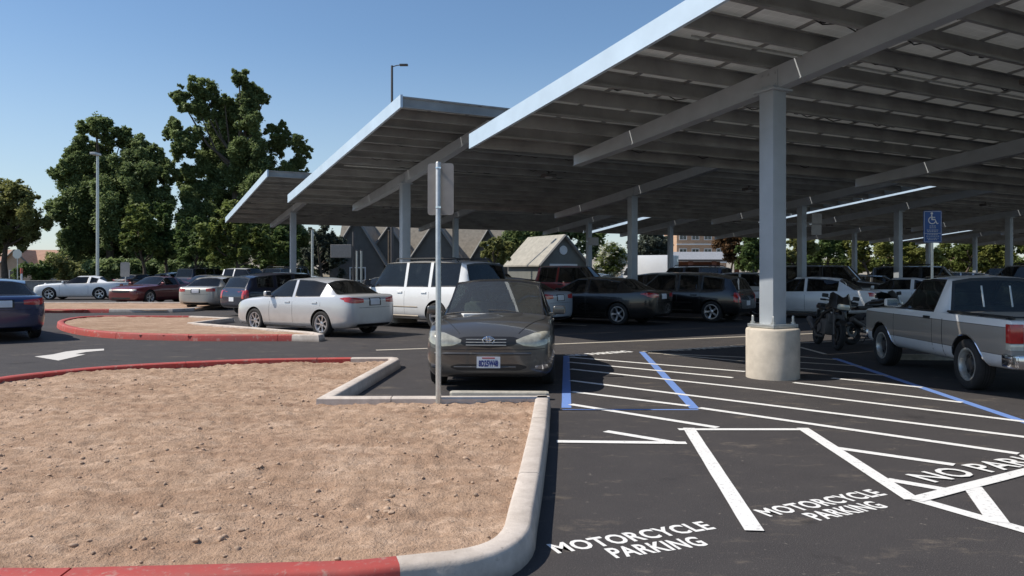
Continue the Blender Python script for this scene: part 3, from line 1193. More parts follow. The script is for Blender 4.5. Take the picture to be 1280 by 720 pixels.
# banner by the houses, small street sign, stop sign back, hydrant
q = at(432, 318, 50)
t = empty('banner_sign', (q.x, 50, 0))
tag(t, 'brown-grey banner board on a dark post left of the gabled houses', 'sign')
mb = MB(); mb.bbox((-.3, 0, 2.95), (1.35, .08, .85), .02); mb.build('board', M['signback'], t)
mb = MB(); mb.tube([(.5, .05, 0), (.5, .05, 4.2)], .08); mb.build('post', M['lamp'], t, smooth=True)
q = at(157, 335, 46)
t = empty('notice_sign', (q.x, 46, 0))
tag(t, 'small grey upright notice on a post beside the parked red coupe', 'sign')
mb = MB(); plate(mb, (0, -.06, 1.75), .55, .85, .05, .02); mb.build('sign_panel', M['signback'], t)
mb = MB(); mb.tube([(0, 0, 0), (0, 0, 2.2)], .035); mb.build('post', M['galv'], t, smooth=True)
q = at(22, 316, 60)
t = empty('stop_sign', (q.x, 60, 0))
tag(t, 'grey octagonal back of a road sign before the tan roofed house', 'road sign')
mb = MB()
pts = [(.38 * cos(radians(22.5 + 45 * k)), .38 * sin(radians(22.5 + 45 * k))) for k in range(8)]
mb.add([(x, -.05, 3.0 + z) for x, z in pts] + [(x, -.03, 3.0 + z) for x, z in pts], [tuple(range(8)), tuple(range(15, 7, -1))] + [(i, 8 + i, 8 + (i + 1) % 8, (i + 1) % 8) for i in range(8)])
mb.build('sign_panel', M['galv'], t)
mb = MB(); mb.tube([(0, 0, 0), (0, 0, 3.4)], .04); mb.build('post', M['galv'], t, smooth=True)
q = at(57, 354, 52)
t = empty('fire_hydrant', (q.x, 52, 0))
tag(t, 'small red hydrant with a white cap left of the white coupe', 'fire hydrant')
mb = MB(); mb.lathe([(0, 0), (.16, 0), (.16, .06), (.11, .08), (.11, .62), (.13, .64), (.13, .68), (0, .69)], 14, 'Z')
mb.tube([(-.2, 0, .45), (.2, 0, .45)], .06)
mb.build('barrel', M['red'], t, smooth=True)
mb = MB(); mb.lathe([(.13, .69), (.11, .78), (.04, .85), (0, .86)], 14, 'Z'); mb.build('bonnet', M['sign_white'], t, smooth=True)
q = at(27, 350, 50)
t = empty('marker_post', (q.x, 50, 0))
tag(t, 'white and red marker post above the boot of the blue sedan', 'marker post')
mb = MB(); mb.tube([(0, 0, 0), (0, 0, 1.5)], .06); mb.build('shaft', M['sign_white'], t, smooth=True)
mb = MB(); mb.tube([(0, 0, 1.5), (0, 0, 1.85)], .085); mb.build('band', M['red'], t, smooth=True)

# concrete wheel stops
def wheel_stop(label, c, rz, L):
    mb = MB()
    prof = [(-.075, 0), (-.06, .085), (-.045, .10), (.045, .10), (.06, .085), (.075, 0)]
    vs, fs = [], []
    xs_ = [-L / 2, -L / 2 + .03, L / 2 - .03, L / 2]
    for i, x in enumerate(xs_):
        k = .88 if i in (0, 3) else 1
        vs += [(x, a * k, b * (.93 if k < 1 else 1)) for a, b in prof]
    n = len(prof)
    for i in range(3):
        fs += [(i * n + k, i * n + k + 1, i * n + n + k + 1, i * n + n + k) for k in range(n - 1)]
    fs += [tuple(range(n - 1, -1, -1)), tuple(3 * n + k for k in range(n))]
    mb.add(vs, fs)
    o = mb.build('wheel_stop', M['wheelstop'], loc=c, rz=rz)
    tag(o, label, 'wheel stop', 'concrete wheel stops')
    return o


wheel_stop('pale concrete wheel stop under the nose of the grey sedan', (-.16, 9.72, 0), radians(-2), 1.24)
wheel_stop('shaded concrete wheel stop before the front wheel of the pickup', (7.45, 14.1, 0), radians(-4), 1.5)

# ------------------------------------------------------------------ vehicles
TOP = [0.0]


def half(s):
    x, w_, zb, zs, k = s[:5]
    h = zs - zb
    pts = [(0, zb), (w_ * .84, zb), (w_ * .968, zb + .10 * h), (w_, zb + .42 * h), (w_ * (.992 + TOP[0] * .1), zb + .78 * h), (w_ * (.945 + TOP[0]), zs)]
    if k == 'd':
        c = s[5]
        pts += [(w_ * .82, zs + .5 * c), (w_ * .43, zs + .9 * c), (0, zs + c)]
    else:
        yr, zr, zc = s[5:8]
        pts += [(yr, zr), (yr * .56, zr + .78 * (zc - zr)), (0, zc)]
    return pts


def shell(st, wins, wheels, wr, track, crease=None, sub=2):
    """lofts a closed body, cuts the wheel arches and returns ({part index: mesh data}, BVH)"""
    bm = bmesh.new()
    cl = bm.edges.layers.float.new('crease_edge')
    vl = bm.verts.layers.float.new('crease_vert')
    NR = 9
    rings = []
    for s in st:
        hp = half(s)
        r = {}
        for j, (y, z) in enumerate(hp):
            r[j, 1] = bm.verts.new((s[0], y, z))
            r[j, -1] = r[j, 1] if j in (0, NR - 1) else bm.verts.new((s[0], -y, z))
        rings.append(r)
    fm = {}
    for i in range(len(st) - 1):
        for j in range(NR - 1):
            for sd_ in (1, -1):
                a, b, c, d = rings[i][j, sd_], rings[i][j + 1, sd_], rings[i + 1][j + 1, sd_], rings[i + 1][j, sd_]
                fm[i, j, sd_] = bm.faces.new((a, b, c, d) if sd_ > 0 else (d, c, b, a))
    for r, flip in ((rings[0], False), (rings[-1], True)):
        for j in range(NR - 1):
            q = []
            for v in (r[j, 1], r[j, -1], r[j + 1, -1], r[j + 1, 1]):
                if v not in q: q.append(v)
            bm.faces.new(q[::-1] if flip else q)
    bmesh.ops.recalc_face_normals(bm, faces=bm.faces[:])
    if crease:
        for (i0, i1, j), val in crease.items():
            for i in range(i0, i1):
                for sd_ in (1, -1):
                    e = bm.edges.get((rings[i][j, sd_], rings[i + 1][j, sd_]))
                    if e: e[cl] = val
    names = ['body']
    bm.faces.ensure_lookup_table()
    for (nm_, i_s, j_s, sides, ins, dep, ringmat) in wins:
        groups = [[fm[i, j, 1] for i in i_s for j in j_s] + [fm[i, j, -1] for i in i_s for j in j_s]] if sides == 'c' else \
                 [[fm[i, j, sd_] for i in i_s for j in j_s] for sd_ in (1, -1)]
        for g in groups:
            names.append(nm_)
            k = len(names)
            r = bmesh.ops.inset_region(bm, faces=g, thickness=ins, depth=-dep, use_even_offset=True, use_boundary=True)
            for f in r['faces']:
                f.material_index = ringmat
            for f in g:
                f.material_index = k
            gs = set(g)
            for f in g:
                for e in f.edges:
                    if any(ff not in gs for ff in e.link_faces):
                        e[cl] = 1.0
                for v in f.verts:
                    if sum(ff in gs for ff in v.link_faces) == 1:
                        v[vl] = 1.0
                        for e in v.link_edges:
                            o2 = e.other_vert(v)
                            if not any(ff in gs for ff in o2.link_faces): o2[vl] = 1.0
            rs = set(r['faces'])
            for f in rs:
                for e in f.edges:
                    e[cl] = 1.0            # seams, borders and mitres of the rubber all stay crisp
    nslots = len(names) + 3
    well = nslots - 1
    me = bpy.data.meshes.new('tmp')
    bm.to_mesh(me)
    bm.free()
    dummy = M['trim']
    for _ in range(nslots): me.materials.append(dummy)
    ob = link_mesh('tmp', me)
    cut = MB()
    for wx in wheels:
        for s in (1, -1):
            n = 40
            y0_, y1_ = s * (track - .30), s * (track + .6)
            R = wr * 1.155
            vs = [(wx + R * cos(2 * pi * k / n), y0_, wr + R * sin(2 * pi * k / n)) for k in range(n)] + \
                 [(wx + R * cos(2 * pi * k / n), y1_, wr + R * sin(2 * pi * k / n)) for k in range(n)]
            fs = [tuple(range(n)), tuple(range(2 * n - 1, n - 1, -1))] + [(k, n + k, n + (k + 1) % n, (k + 1) % n) for k in range(n)]
            cut.add(vs, fs, well)
    cme = cut.mesh('cut', [dummy] * nslots)
    b2 = bmesh.new(); b2.from_mesh(cme); bmesh.ops.recalc_face_normals(b2, faces=b2.faces[:]); b2.to_mesh(cme); b2.free()
    cob = link_mesh('cut', cme)
    ss = ob.modifiers.new('s', 'SUBSURF'); ss.levels = sub; ss.render_levels = sub
    bo = ob.modifiers.new('b', 'BOOLEAN'); bo.operation = 'DIFFERENCE'; bo.object = cob; bo.solver = 'EXACT'
    dg = bpy.context.evaluated_depsgraph_get(); dg.update()
    em = bpy.data.meshes.new_from_object(ob.evaluated_get(dg))
    bpy.data.objects.remove(ob); bpy.data.objects.remove(cob)
    V = [v.co.copy() for v in em.vertices]
    P = [(tuple(p.vertices), p.material_index) for p in em.polygons]
    bvh = BVHTree.FromPolygons(V, [p[0] for p in P])
    parts = {}
    for vs, mi in P:
        key = 0 if mi in (0, 1, well) else mi
        slot = {0: 0, 1: 1, well: 2}.get(mi, 0)
        d = parts.setdefault(key, ({}, [], [], []))
        f = []
        for v in vs:
            if v not in d[0]:
                d[0][v] = len(d[1]); d[1].append(V[v])
            f.append(d[0][v])
        d[2].append(f); d[3].append(slot)
    bpy.data.meshes.remove(em)
    out = []
    for key, d in parts.items():
        out.append(('body' if key == 0 else names[key - 1], d[1], d[2], d[3]))
    return out, bvh


def patch(bvh, name, mat, cols, d, parent, off=.006, ua=None, va=(0, 0, 1), nu=14, nv=5, sides=(1,), smooth=True, skirt=.02):
    """a sheet hugging the body: cols = [(u, v low, v high), ...] seen along direction d"""
    made = []
    for s in sides:
        dv = Vector(d).normalized()
        u_ = Vector(ua) if ua else (Vector((0, 1, 0)) if abs(dv.x) > .7 else Vector((1, 0, 0)))
        v_ = Vector(va)
        if s < 0:
            dv.y *= -1; u_ = Vector((u_.x, -u_.y, u_.z)); v_ = Vector((v_.x, -v_.y, v_.z))
        uc = sum(c[0] for c in cols) / len(cols)
        vc = sum((c[1] + c[2]) / 2 for c in cols) / len(cols)
        grid = []
        ref = Vector((0, 0, 0))
        if abs(dv.x) > .7 and abs(dv.y) > 1e-4:
            sx = 1 if dv.x > 0 else -1
            l0 = bvh.ray_cast(Vector((-6 * sx, 0, vc)), Vector((sx, 0, 0)))[0]
            if l0: ref = Vector((l0.x + .12 * sx, 0, 0))
        for i in range(nu + 1):
            t = i / nu * (len(cols) - 1)
            k = min(int(t), len(cols) - 2)
            fr = t - k
            u, lo, hi = (cols[k][q] * (1 - fr) + cols[k + 1][q] * fr for q in range(3))
            row = []
            for j in range(nv + 1):
                v = lo + (hi - lo) * j / nv
                for tr in range(14):
                    kk = 1 - .06 * tr
                    o_ = u_ * (uc + (u - uc) * kk) + v_ * (vc + (v - vc) * kk) - dv * 6 + ref
                    loc, nrm, fi, ds = bvh.ray_cast(o_, dv)
                    if loc is not None:
                        break
                if loc is None:
                    loc, nrm = (row[-1] if row else (grid[-1][j] if grid else u_ * u + v_ * v)), -dv
                if nrm.dot(dv) > 0: nrm = -nrm
                row.append(loc + (nrm * .6 - dv * .4).normalized() * off)
            grid.append(row)
        vs, fs = [p for r in grid for p in r], []
        n = nv + 1
        for i in range(nu):
            for j in range(nv):
                fs.append((i * n + j, i * n + j + 1, (i + 1) * n + j + 1, (i + 1) * n + j))
        rim = [i * n for i in range(nu + 1)] + [nu * n + j for j in range(1, n)] + [i * n + nv for i in range(nu - 1, -1, -1)] + [j for j in range(nv - 1, 0, -1)]
        b0 = len(vs)
        vs += [vs[r] + dv * skirt for r in rim]
        for k in range(len(rim)):
            k2 = (k + 1) % len(rim)
            fs.append((rim[k], rim[k2], b0 + k2, b0 + k))
        bm = MB().add(vs, fs)
        made.append(bm.build(name, mat, parent, smooth=smooth, sharp=40))
    return made


def rod_on(bvh, name, mat, pts, d, parent, r=.008, off=0.0, sides=(1,), ua=None):
    """a thin strip (seam, rail, moulding) along a polyline projected on the body"""
    for s in sides:
        dv = Vector(d).normalized()
        u_ = Vector(ua) if ua else (Vector((0, 1, 0)) if abs(dv.x) > .7 else Vector((1, 0, 0)))
        if s < 0: dv.y *= -1; u_ = Vector((u_.x, -u_.y, u_.z))
        out = []
        for a, b in zip(pts[:-1], pts[1:]):
            for i in range(9):
                q = [a[k] + (b[k] - a[k]) * i / 9 for k in range(2)]
                loc, nrm, fi, ds = bvh.ray_cast(u_ * q[0] + Vector((0, 0, q[1])) - dv * 6, dv)
                if loc is not None:
                    out.append(loc - dv * off)
        if len(out) > 1:
            MB().tube(out, r, 6).build(name, mat, parent, smooth=True)


WHEELS = {}


def wheel_meshes(r, wd, style):
    key = (r, wd, style)
    if key in WHEELS: return WHEELS[key]
    ri = r * (.62 if style == 'truck' else .665)
    t = MB()
    h = wd / 2
    prof = [(ri, -h * .8), (ri + .02, -h * .95), (r * .86, -h * 1.03), (r * .95, -h * .97), (r * .992, -h * .75), (r, -h * .4), (r, h * .4), (r * .992, h * .75),
            (r * .95, h * .97), (r * .86, h * 1.03), (ri + .02, h * .95), (ri, h * .8)]
    t.lathe(prof, 40)
    # tread grooves
    for y in (-.3, 0, .3):
        t.lathe([(r + .0015, h * (y - .04)), (r + .0015, h * (y + .04))], 40, m=1)
    m = MB()
    m.lathe([(ri + .004, h * .82), (ri + .012, h * .90), (ri - .012, h * .90), (ri - .03, h * .55), (ri - .035, -h * .6), (ri + .003, -h * .8)], 36)
    if style == 'steel':
        m.lathe([(ri - .03, h * .45), (ri * .72, h * .55), (ri * .5, h * .42), (ri * .3, h * .62), (.0, h * .64)], 32, m=1)
        for k in range(10):
            a = 2 * pi * k / 10
            m.box((ri * .74 * cos(a), h * .57, ri * .74 * sin(a)), (.035, .012, .035), m=2)
    elif style == 'truck':
        m.lathe([(ri - .03, h * .1), (ri * .75, h * .25), (ri * .5, h * .2), (ri * .38, h * .55), (ri * .2, h * .6), (0, h * .62)], 32, m=1)
        for k in range(8):
            a = 2 * pi * k / 8
            m.box((ri * .62 * cos(a), h * .25, ri * .62 * sin(a)), (.05, .012, .05), m=2, mat=Matrix.Rotation(-a, 3, 'Y'))
    else:
        ns = {'five': 5, 'seven': 7, 'ten': 10}[style]
        m.lathe([(ri - .035, -h * .1), (ri * .4, -h * .1), (0, -h * .1)], 24, m=2)
        m.lathe([(ri * .30, h * .50), (ri * .26, h * .68), (ri * .1, h * .74), (0, h * .74)], 20)
        for k in range(ns):
            a = 2 * pi * k / ns
            wdt = ri * (.26 if ns == 5 else .19 if ns == 7 else .13)
            R = Matrix.Rotation(-a, 3, 'Y')
            vs = []
            for rr_, yy, ww in ((ri * .16, h * .66, wdt * .9), (ri * .6, h * .66, wdt * .8), (ri - .012, h * .78, wdt * 1.15)):
                for sx in (-1, 1):
                    for dy in (0, -.03):
                        vs.append(R @ Vector((rr_, yy + dy, sx * ww / 2)))
            fs = []
            for i in range(2):
                b0 = i * 4
                fs += [(b0, b0 + 2, b0 + 6, b0 + 4), (b0 + 1, b0 + 5, b0 + 7, b0 + 3), (b0, b0 + 4, b0 + 5, b0 + 1), (b0 + 2, b0 + 3, b0 + 7, b0 + 6)]
            m.add(vs, fs)
    WHEELS[key] = (t.mesh('wheel', [M['rubber'], M['well']], True, 50), m.mesh('rim', [M['alloy'], M['darkalloy'], M['well']], True, 35))
    if style == 'truck':
        WHEELS[key][1].materials[0] = M['galv']
    return WHEELS[key]


def add_wheels(root, xs_, wr, wd, y, style, steer=0):
    tm, rm = wheel_meshes(wr, wd, style)
    for x in xs_:
        for s in (1, -1):
            wo = link_mesh('wheel', tm, root, (x, s * y, wr), 0 if s > 0 else pi)
            link_mesh('rim', rm, wo)


def seats(root, xs_, y, z, mat, bench=False, hr=True):
    for x in xs_:
        for s in (1, -1):
            m = MB()
            m.bbox((x + .05, s * y, z - .10), (.50, .50, .16), .05)
            R = Matrix.Rotation(radians(-14), 3, 'Y')
            b = MB(); b.bbox((0, 0, .32), (.14, .48, .62), .055)
            if hr: b.bbox((-.01, 0, .74), (.09, .26, .17), .04)
            m.add([R @ Vector(v) + Vector((x - .2, s * y, z - .08)) for v in b.v], b.f)
            m.build('seat', mat, root, smooth=True)


def mirrors(root, x, y, z, mat, sx=.11, sy=.19, sz=.13):
    for s in (1, -1):
        m = MB()
        m.bbox((x, s * (y + sy * .52), z + .05), (sx, sy, sz), .04, seg=3)
        m.box((x + .01, s * (y + .0), z - .01), (.06, .10, .035))
        mo = m.build('mirror', mat, root, smooth=True)
        g = MB(); g.box((x - sx / 2 - .002, s * (y + sy * .52), z + .05), (.004, sy * .8, sz * .75)); g.build('mirror_glass', M['chrome'], mo)


def assemble(kind, out, paint_m, glass_m, wind_m):
    root = empty(kind)
    for nm_, vs, fs, ms in out:
        me = bpy.data.meshes.new(nm_)
        me.from_pydata(vs, [], fs)
        for mt in ([paint_m, M['trim'], M['well']] if nm_ == 'body' else [wind_m if nm_ in ('windscreen', 'rear_window') else glass_m]):
            me.materials.append(mt)
        me.polygons.foreach_set('material_index', ms)
        me.polygons.foreach_set('use_smooth', [True] * len(me.polygons))
        me.set_sharp_from_angle(angle=radians(38))
        me.update()
        o = link_mesh(nm_, me, root)
        if nm_ == 'body':
            o.material_slots[0].link = 'OBJECT'
            o.material_slots[0].material = paint_m
    return root


def sedan(L, W, Ht, wb, fo, wr, style, paint_m, kind='sedan', belt=.94, deckz=1.0, hood=.86, roofback=-1.35, gm=None, wm=None, lens='lens', tail='wide', detail=True, inter='interior'):
    k = L / 4.8
    wf, wrr = wb / 2, -wb / 2
    xn = wb / 2 + fo
    xt = xn - L
    hw = W / 2
    sz = Ht / 1.49
    xc = xn - 1.38 * k                  # cowl
    rf = xc - .83 * k
    bp = rf - .42 * k
    rb = xt + 1.12 * k
    dk = xt + .60 * k
    Wf = lambda f_: hw * f_
    st = [
        (xn + .02, Wf(.62), .27, hood - .25, 'd', .02),
        (xn - .05, Wf(.84), .21, hood - .17, 'd', .04),
        (xn - .22, Wf(.955), .18, hood - .08, 'd', .06),
        (xn - .55 * k, Wf(.99), .17, hood, 'd', .075),
        (xc + .30, Wf(1), .17, belt - .05, 'd', .085),
        (xc, Wf(1), .17, belt - .01, 'd', .075),
        (rf, Wf(1), .17, belt, 'c', Wf(.745), Ht - .085, Ht - .025),
        (bp + .04, Wf(1), .17, belt + .01, 'c', Wf(.755), Ht - .065, Ht - .002),
        (bp - .05, Wf(1), .17, belt + .012, 'c', Wf(.755), Ht - .062, Ht),
        (rb + .42 * k, Wf(1), .17, belt + .025, 'c', Wf(.74), Ht - .08, Ht - .01),
        (rb, Wf(1), .18, belt + .035, 'c', Wf(.665), Ht - .15, Ht - .07),
        (dk, Wf(.985), .19, deckz - .035, 'd', .03),
        (xt + .25 * k, Wf(.95), .22, deckz - .02, 'd', .025),
        (xt + .05, Wf(.86), .27, deckz - .04, 'd', .012),
        (xt - .02, Wf(.66), .34, deckz - .16, 'd', .01)]
    wins = [('windscreen', [5], [6, 7], 'c', .022, .006, 1), ('rear_window', [10], [6, 7], 'c', .05, .006, 1),
            ('window', [5, 6], [5], 's', .026, .008, 1), ('window', [8, 9], [5], 's', .026, .008, 1)]
    cre = {(0, 5, 5): .35, (5, 11, 5): .5, (11, 14, 5): .45, (1, 13, 1): .4, (5, 11, 6): .5}
    out, bvh = shell(st, wins, (wf, wrr), wr, hw - .10, cre)
    r = assemble(kind, out, paint_m, gm or M['glass'], wm or gm or M['glass'])
    add_wheels(r, (wf, wrr), wr, .205, hw - .125, style)
    if not detail:
        return r, bvh
    # lights
    zf = hood - .20
    patch(bvh, 'headlight', M[lens], [(.34, zf - .02, zf + .01), (.45, zf - .065, zf + .05), (.60, zf - .075, zf + .095), (.74, zf - .05, zf + .115), (.83, zf - .01, zf + .11)], (-1, -.18, 0), r, .008, ua=(0, 1, 0), sides=(1, -1))
    patch(bvh, 'grille', M['trim'], [(-.40, zf - .01, zf + .03), (-.32, zf - .065, zf + .05), (0, zf - .095, zf + .055), (.32, zf - .065, zf + .05), (.40, zf - .01, zf + .03)], (-1, 0, 0), r, .004)
    for dz in (-.055, -.018, .018):
        rod_on(bvh, 'grille_bar', M['galv'] if kind != 'grey' else M['chrome'], [(-.30, zf + dz), (.30, zf + dz)], (-1, 0, 0), r, .006, .006)
    patch(bvh, 'air_intake', M['trim'], [(-.50, .335, .36), (-.40, .30, .385), (.40, .30, .385), (.50, .335, .36)], (-1, 0, 0), r, .003)
    rod_on(bvh, 'intake_bar', paint_m, [(-.46, .345), (.46, .345)], (-1, 0, 0), r, .014, .002)
    for s in (1, -1):
        patch(bvh, 'fog_lamp', M['chrome'], [(.60 * s, .33, .36), (.70 * s, .315, .375), (.78 * s, .33, .37)], (-1, -.2 * s, 0), r, .004, ua=(0, 1, 0), nu=5, nv=3)
    zt = deckz - .16
    if tail == 'wide':
        patch(bvh, 'tail_light', M['red'], [(.36, zt - .045, zt + .045), (.55, zt - .06, zt + .07), (.72, zt - .06, zt + .085), (.82, zt - .02, zt + .085)], (1, -.2, 0), r, .007, ua=(0, 1, 0), sides=(1, -1))
        patch(bvh, 'tail_light', M['red'], [(xt + .10, zt - .02, zt + .09), (xt + .22, zt + .01, zt + .085), (xt + .36, zt + .05, zt + .06)], (0, -1, 0), r, .006, sides=(1, -1), nu=6)
    else:
        patch(bvh, 'tail_light', M['red'], [(.44, zt - .05, zt + .06), (.60, zt - .06, zt + .075), (.80, zt - .05, zt + .08)], (1, -.2, 0), r, .007, ua=(0, 1, 0), sides=(1, -1))
    patch(bvh, 'plate_recess', M['trim'], [(-.20, zt - .125, zt + .065), (.20, zt - .125, zt + .065)], (1, 0, 0), r, .003)
    patch(bvh, 'licence_plate', M['plate'], [(-.155, zt - .105, zt + .045), (.155, zt - .105, zt + .045)], (1, 0, 0), r, .010, nu=4, nv=3)
    patch(bvh, 'bumper_insert', M['trim'], [(-.55, .26, .33), (.55, .26, .33)], (1, 0, 0), r, .003)
    # seams, handles, mouldings
    for x in (xc - .26, bp, rb - .06 * k):
        rod_on(bvh, 'door_seam', M['trim'], [(x, .27), (x + (.02 if x < bp + .01 else 0), belt - .03)], (0, -1, 0), r, .005, -.002, sides=(1, -1))
    rod_on(bvh, 'rocker_moulding', M['trim'], [(wf - wr * 1.25, .235), (wrr + wr * 1.25, .235)], (0, -1, 0), r, .018, -.008, sides=(1, -1))
    for x in (bp + .12, rb + .08):
        patch(bvh, 'handle', paint_m if kind != 'dark' else M['trim'], [(x, belt - .125, belt - .095), (x + .19, belt - .125, belt - .095)], (0, -1, 0), r, .024, nu=4, nv=2, sides=(1, -1))
    for s in (1, -1):
        pts = []
        for q in range(16):
            t_ = q / 15
            loc = bvh.ray_cast(Vector((xc + .06 + (xn - .16 - xc) * t_, s * (hw * .84 - hw * .40 * t_ ** 2.2), 4)), Vector((0, 0, -1)))[0]
            if loc: pts.append(loc)
        MB().tube(pts, .006, 6).build('bonnet_seam', M['trim'], r, smooth=True)
    rod_on(bvh, 'bumper_seam', M['trim'], [(-.86 * hw, zf - .10), (-.5, zf - .115), (.5, zf - .115), (.86 * hw, zf - .10)], (-1, 0, 0), r, .005, -.001)
    rod_on(bvh, 'bumper_edge', paint_m, [(-.80 * hw, zf - .17), (.80 * hw, zf - .17)], (-1, 0, 0), r, .022, -.010)
    rod_on(bvh, 'boot_seam', M['trim'], [(-.66, deckz - .33), (.66, deckz - .33)], (1, 0, 0), r, .005, -.002)
    mirrors(r, xc - .30, hw - .03, belt + .04, paint_m)
    seats(r, (rf - .30 * k, rb + .35 * k), .36, .55, M[inter])
    m = MB(); m.bbox((xc - .02, 0, belt - .10), (.55, hw * 1.62, .16), .06); m.build('dashboard', M['interior_dk'], r, smooth=True)
    m = MB()
    sw = [(rf + .36, .36 + .19 * cos(a), belt - .02 + .19 * sin(a)) for a in [2 * pi * q / 20 for q in range(21)]]
    m.tube(sw, .016, 6); m.tube([(rf + .36, .36, belt - .02), (rf + .55, .36, belt - .10)], .03); m.build('steering_wheel', M['black'], r, smooth=True)
    m = MB(); m.bbox((rf + .10, 0, Ht - .20), (.03, .24, .075), .02); m.build('rear_view_mirror', M['black'], r, smooth=True)
    return r, bvh


def lathe_ring(c, rx, rz, r, n=28):
    """an upright elliptical ring lying in the y-z plane"""
    return [(c[0], c[1] + rx * cos(2 * pi * k / n), c[2] + rz * sin(2 * pi * k / n)) for k in range(n + 1)]


def suv(L, W, Ht, wb, fo, wr, style, paint_m, kind, hood=1.08, belt=1.17, slope=0.0, gm=None, rack=True, lower=None, nose=0.0, third=True):
    wf, wrr = wb / 2, -wb / 2
    xn = wb / 2 + fo
    xt = xn - L
    hw = W / 2
    xc = xn - 1.22 * L / 5.2 - nose
    rf = xc - .62
    span = rf - (xt + .35)
    b1 = rf - span * .30
    b2 = rf - span * .62
    st = [
        (xn + .01, hw * .70, .40, hood - .22, 'd', .02),
        (xn - .05, hw * .88, .32, hood - .12, 'd', .03),
        (xn - .20, hw * .97, .28, hood - .05, 'd', .05),
        (xn - .60, hw, .26, hood, 'd', .06),
        (xc + .15, hw, .26, belt - .05, 'd', .06),
        (xc, hw, .26, belt - .02, 'd', .06),
        (rf, hw, .26, belt, 'c', hw * .79, Ht - .08, Ht - .03),
        (b1 + .05, hw, .26, belt + .005, 'c', hw * .815, Ht - .065, Ht),
        (b1 - .05, hw, .26, belt + .005, 'c', hw * .815, Ht - .065, Ht),
        (b2 + .05, hw, .26, belt + .01, 'c', hw * .815, Ht - .065 - slope * .3, Ht - slope * .2),
        (b2 - .06, hw, .26, belt + .01, 'c', hw * .815, Ht - .065 - slope * .4, Ht - slope * .3),
        (xt + .42 + slope, hw, .27, belt + .03, 'c', hw * .79, Ht - .08 - slope, Ht - .03 - slope * .8),
        (xt + .28 + slope * .5, hw * .985, .28, belt + .035, 'c', hw * .76, Ht - .13 - slope, Ht - .08 - slope * .8),
        (xt + .10, hw * .96, .30, belt - .02, 'd', .03),
        (xt + .03, hw * .92, .34, belt - .14, 'd', .02),
        (xt - .01, hw * .84, .42, belt - .32, 'd', .02)]
    wins = [('windscreen', [5], [6, 7], 'c', .04, .006, 1), ('rear_window', [12], [6, 7], 'c', .05, .004, 1),
            ('window', [5, 6], [5], 's', .03, .008, 1), ('window', [8], [5], 's', .03, .008, 1)]
    if third: wins.append(('window', [10], [5], 's', .035, .008, 1))
    cre = {(0, 5, 5): .5, (5, 13, 5): .5, (1, 14, 1): .5, (5, 13, 6): .5}
    out, bvh = shell(st, wins, (wf, wrr), wr, hw - .11, cre)
    r = assemble(kind, out, paint_m, gm or M['glass_tint'], M['glass_tint'])
    add_wheels(r, (wf, wrr), wr, .235, hw - .14, style)
    zf = hood - .20
    patch(bvh, 'headlight', M['lens'], [(.52, zf - .08, zf + .08), (.68, zf - .085, zf + .085), (.84, zf - .07, zf + .08)], (-1, -.2, 0), r, .008, ua=(0, 1, 0), sides=(1, -1))
    patch(bvh, 'grille', M['trim'], [(-.46, zf - .10, zf + .07), (.46, zf - .10, zf + .07)], (-1, 0, 0), r, .006)
    for dz in (-.05, 0, .05):
        rod_on(bvh, 'grille_bar', M['chrome'], [(-.44, zf + dz), (.44, zf + dz)], (-1, 0, 0), r, .012, .006)
    zt = belt - .10
    patch(bvh, 'tail_light', M['red'], [(hw * .72, zt - .26, zt + .03), (hw * .85, zt - .26, zt + .04)], (1, 0, 0), r, .008, sides=(1, -1), nu=5)
    patch(bvh, 'tail_light', M['red'], [(xt + .04, zt - .26, zt + .06), (xt + .16, zt - .22, zt + .05)], (0, -1, 0), r, .006, sides=(1, -1), nu=4)
    patch(bvh, 'licence_plate', M['plate'], [(-.155, zt - .36, zt - .21), (.155, zt - .36, zt - .21)], (1, 0, 0), r, .012, nu=4, nv=3)
    for x in (xc + .06, b1, b2):
        rod_on(bvh, 'door_seam', M['trim'], [(x, .34), (x, belt - .03)], (0, -1, 0), r, .006, -.003, sides=(1, -1))
    rod_on(bvh, 'side_moulding', M['trim'] if lower is None else lower, [(wf - wr * 1.25, .62), (wrr + wr * 1.25, .62)], (0, -1, 0), r, .022, -.010, sides=(1, -1))
    rod_on(bvh, 'rocker_moulding', lower or M['trim'], [(wf - wr * 1.25, .36), (wrr + wr * 1.25, .36)], (0, -1, 0), r, .05, -.02, sides=(1, -1))
    for x in (b1 + .10, b2 + .10):
        patch(bvh, 'handle', M['trim'] if kind != 'sport_utility' else paint_m, [(x, belt - .16, belt - .12), (x + .20, belt - .16, belt - .12)], (0, -1, 0), r, .024, nu=4, nv=2, sides=(1, -1))
    mirrors(r, xc - .06, hw - .01, belt + .06, M['black'], .12, .22, .19)
    if rack:
        for s in (1, -1):
            m = MB()
            pts = [(rf - .25, s * hw * .70, Ht - .02), (rf - .32, s * hw * .70, Ht + .055), (xt + .75, s * hw * .70, Ht + .05 - slope * .5), (xt + .62, s * hw * .70, Ht - .05 - slope * .5)]
            m.tube(pts, .02, 8); m.build('roof_rail', M['black'], r, smooth=True)
        for x in (rf - .7, b2 - .2):
            m = MB(); m.tube([(x, -hw * .66, Ht + .05), (x, hw * .66, Ht + .05)], .016, 6); m.build('crossbar', M['black'], r, smooth=True)
    seats(r, (rf - .25, b1 - .45), .40, .80 if Ht > 1.8 else .62, M['interior_dk'])
    m = MB(); m.bbox((xc - .02, 0, belt - .10), (.5, hw * 1.6, .18), .06); m.build('dashboard', M['interior_dk'], r, smooth=True)
    return r, bvh


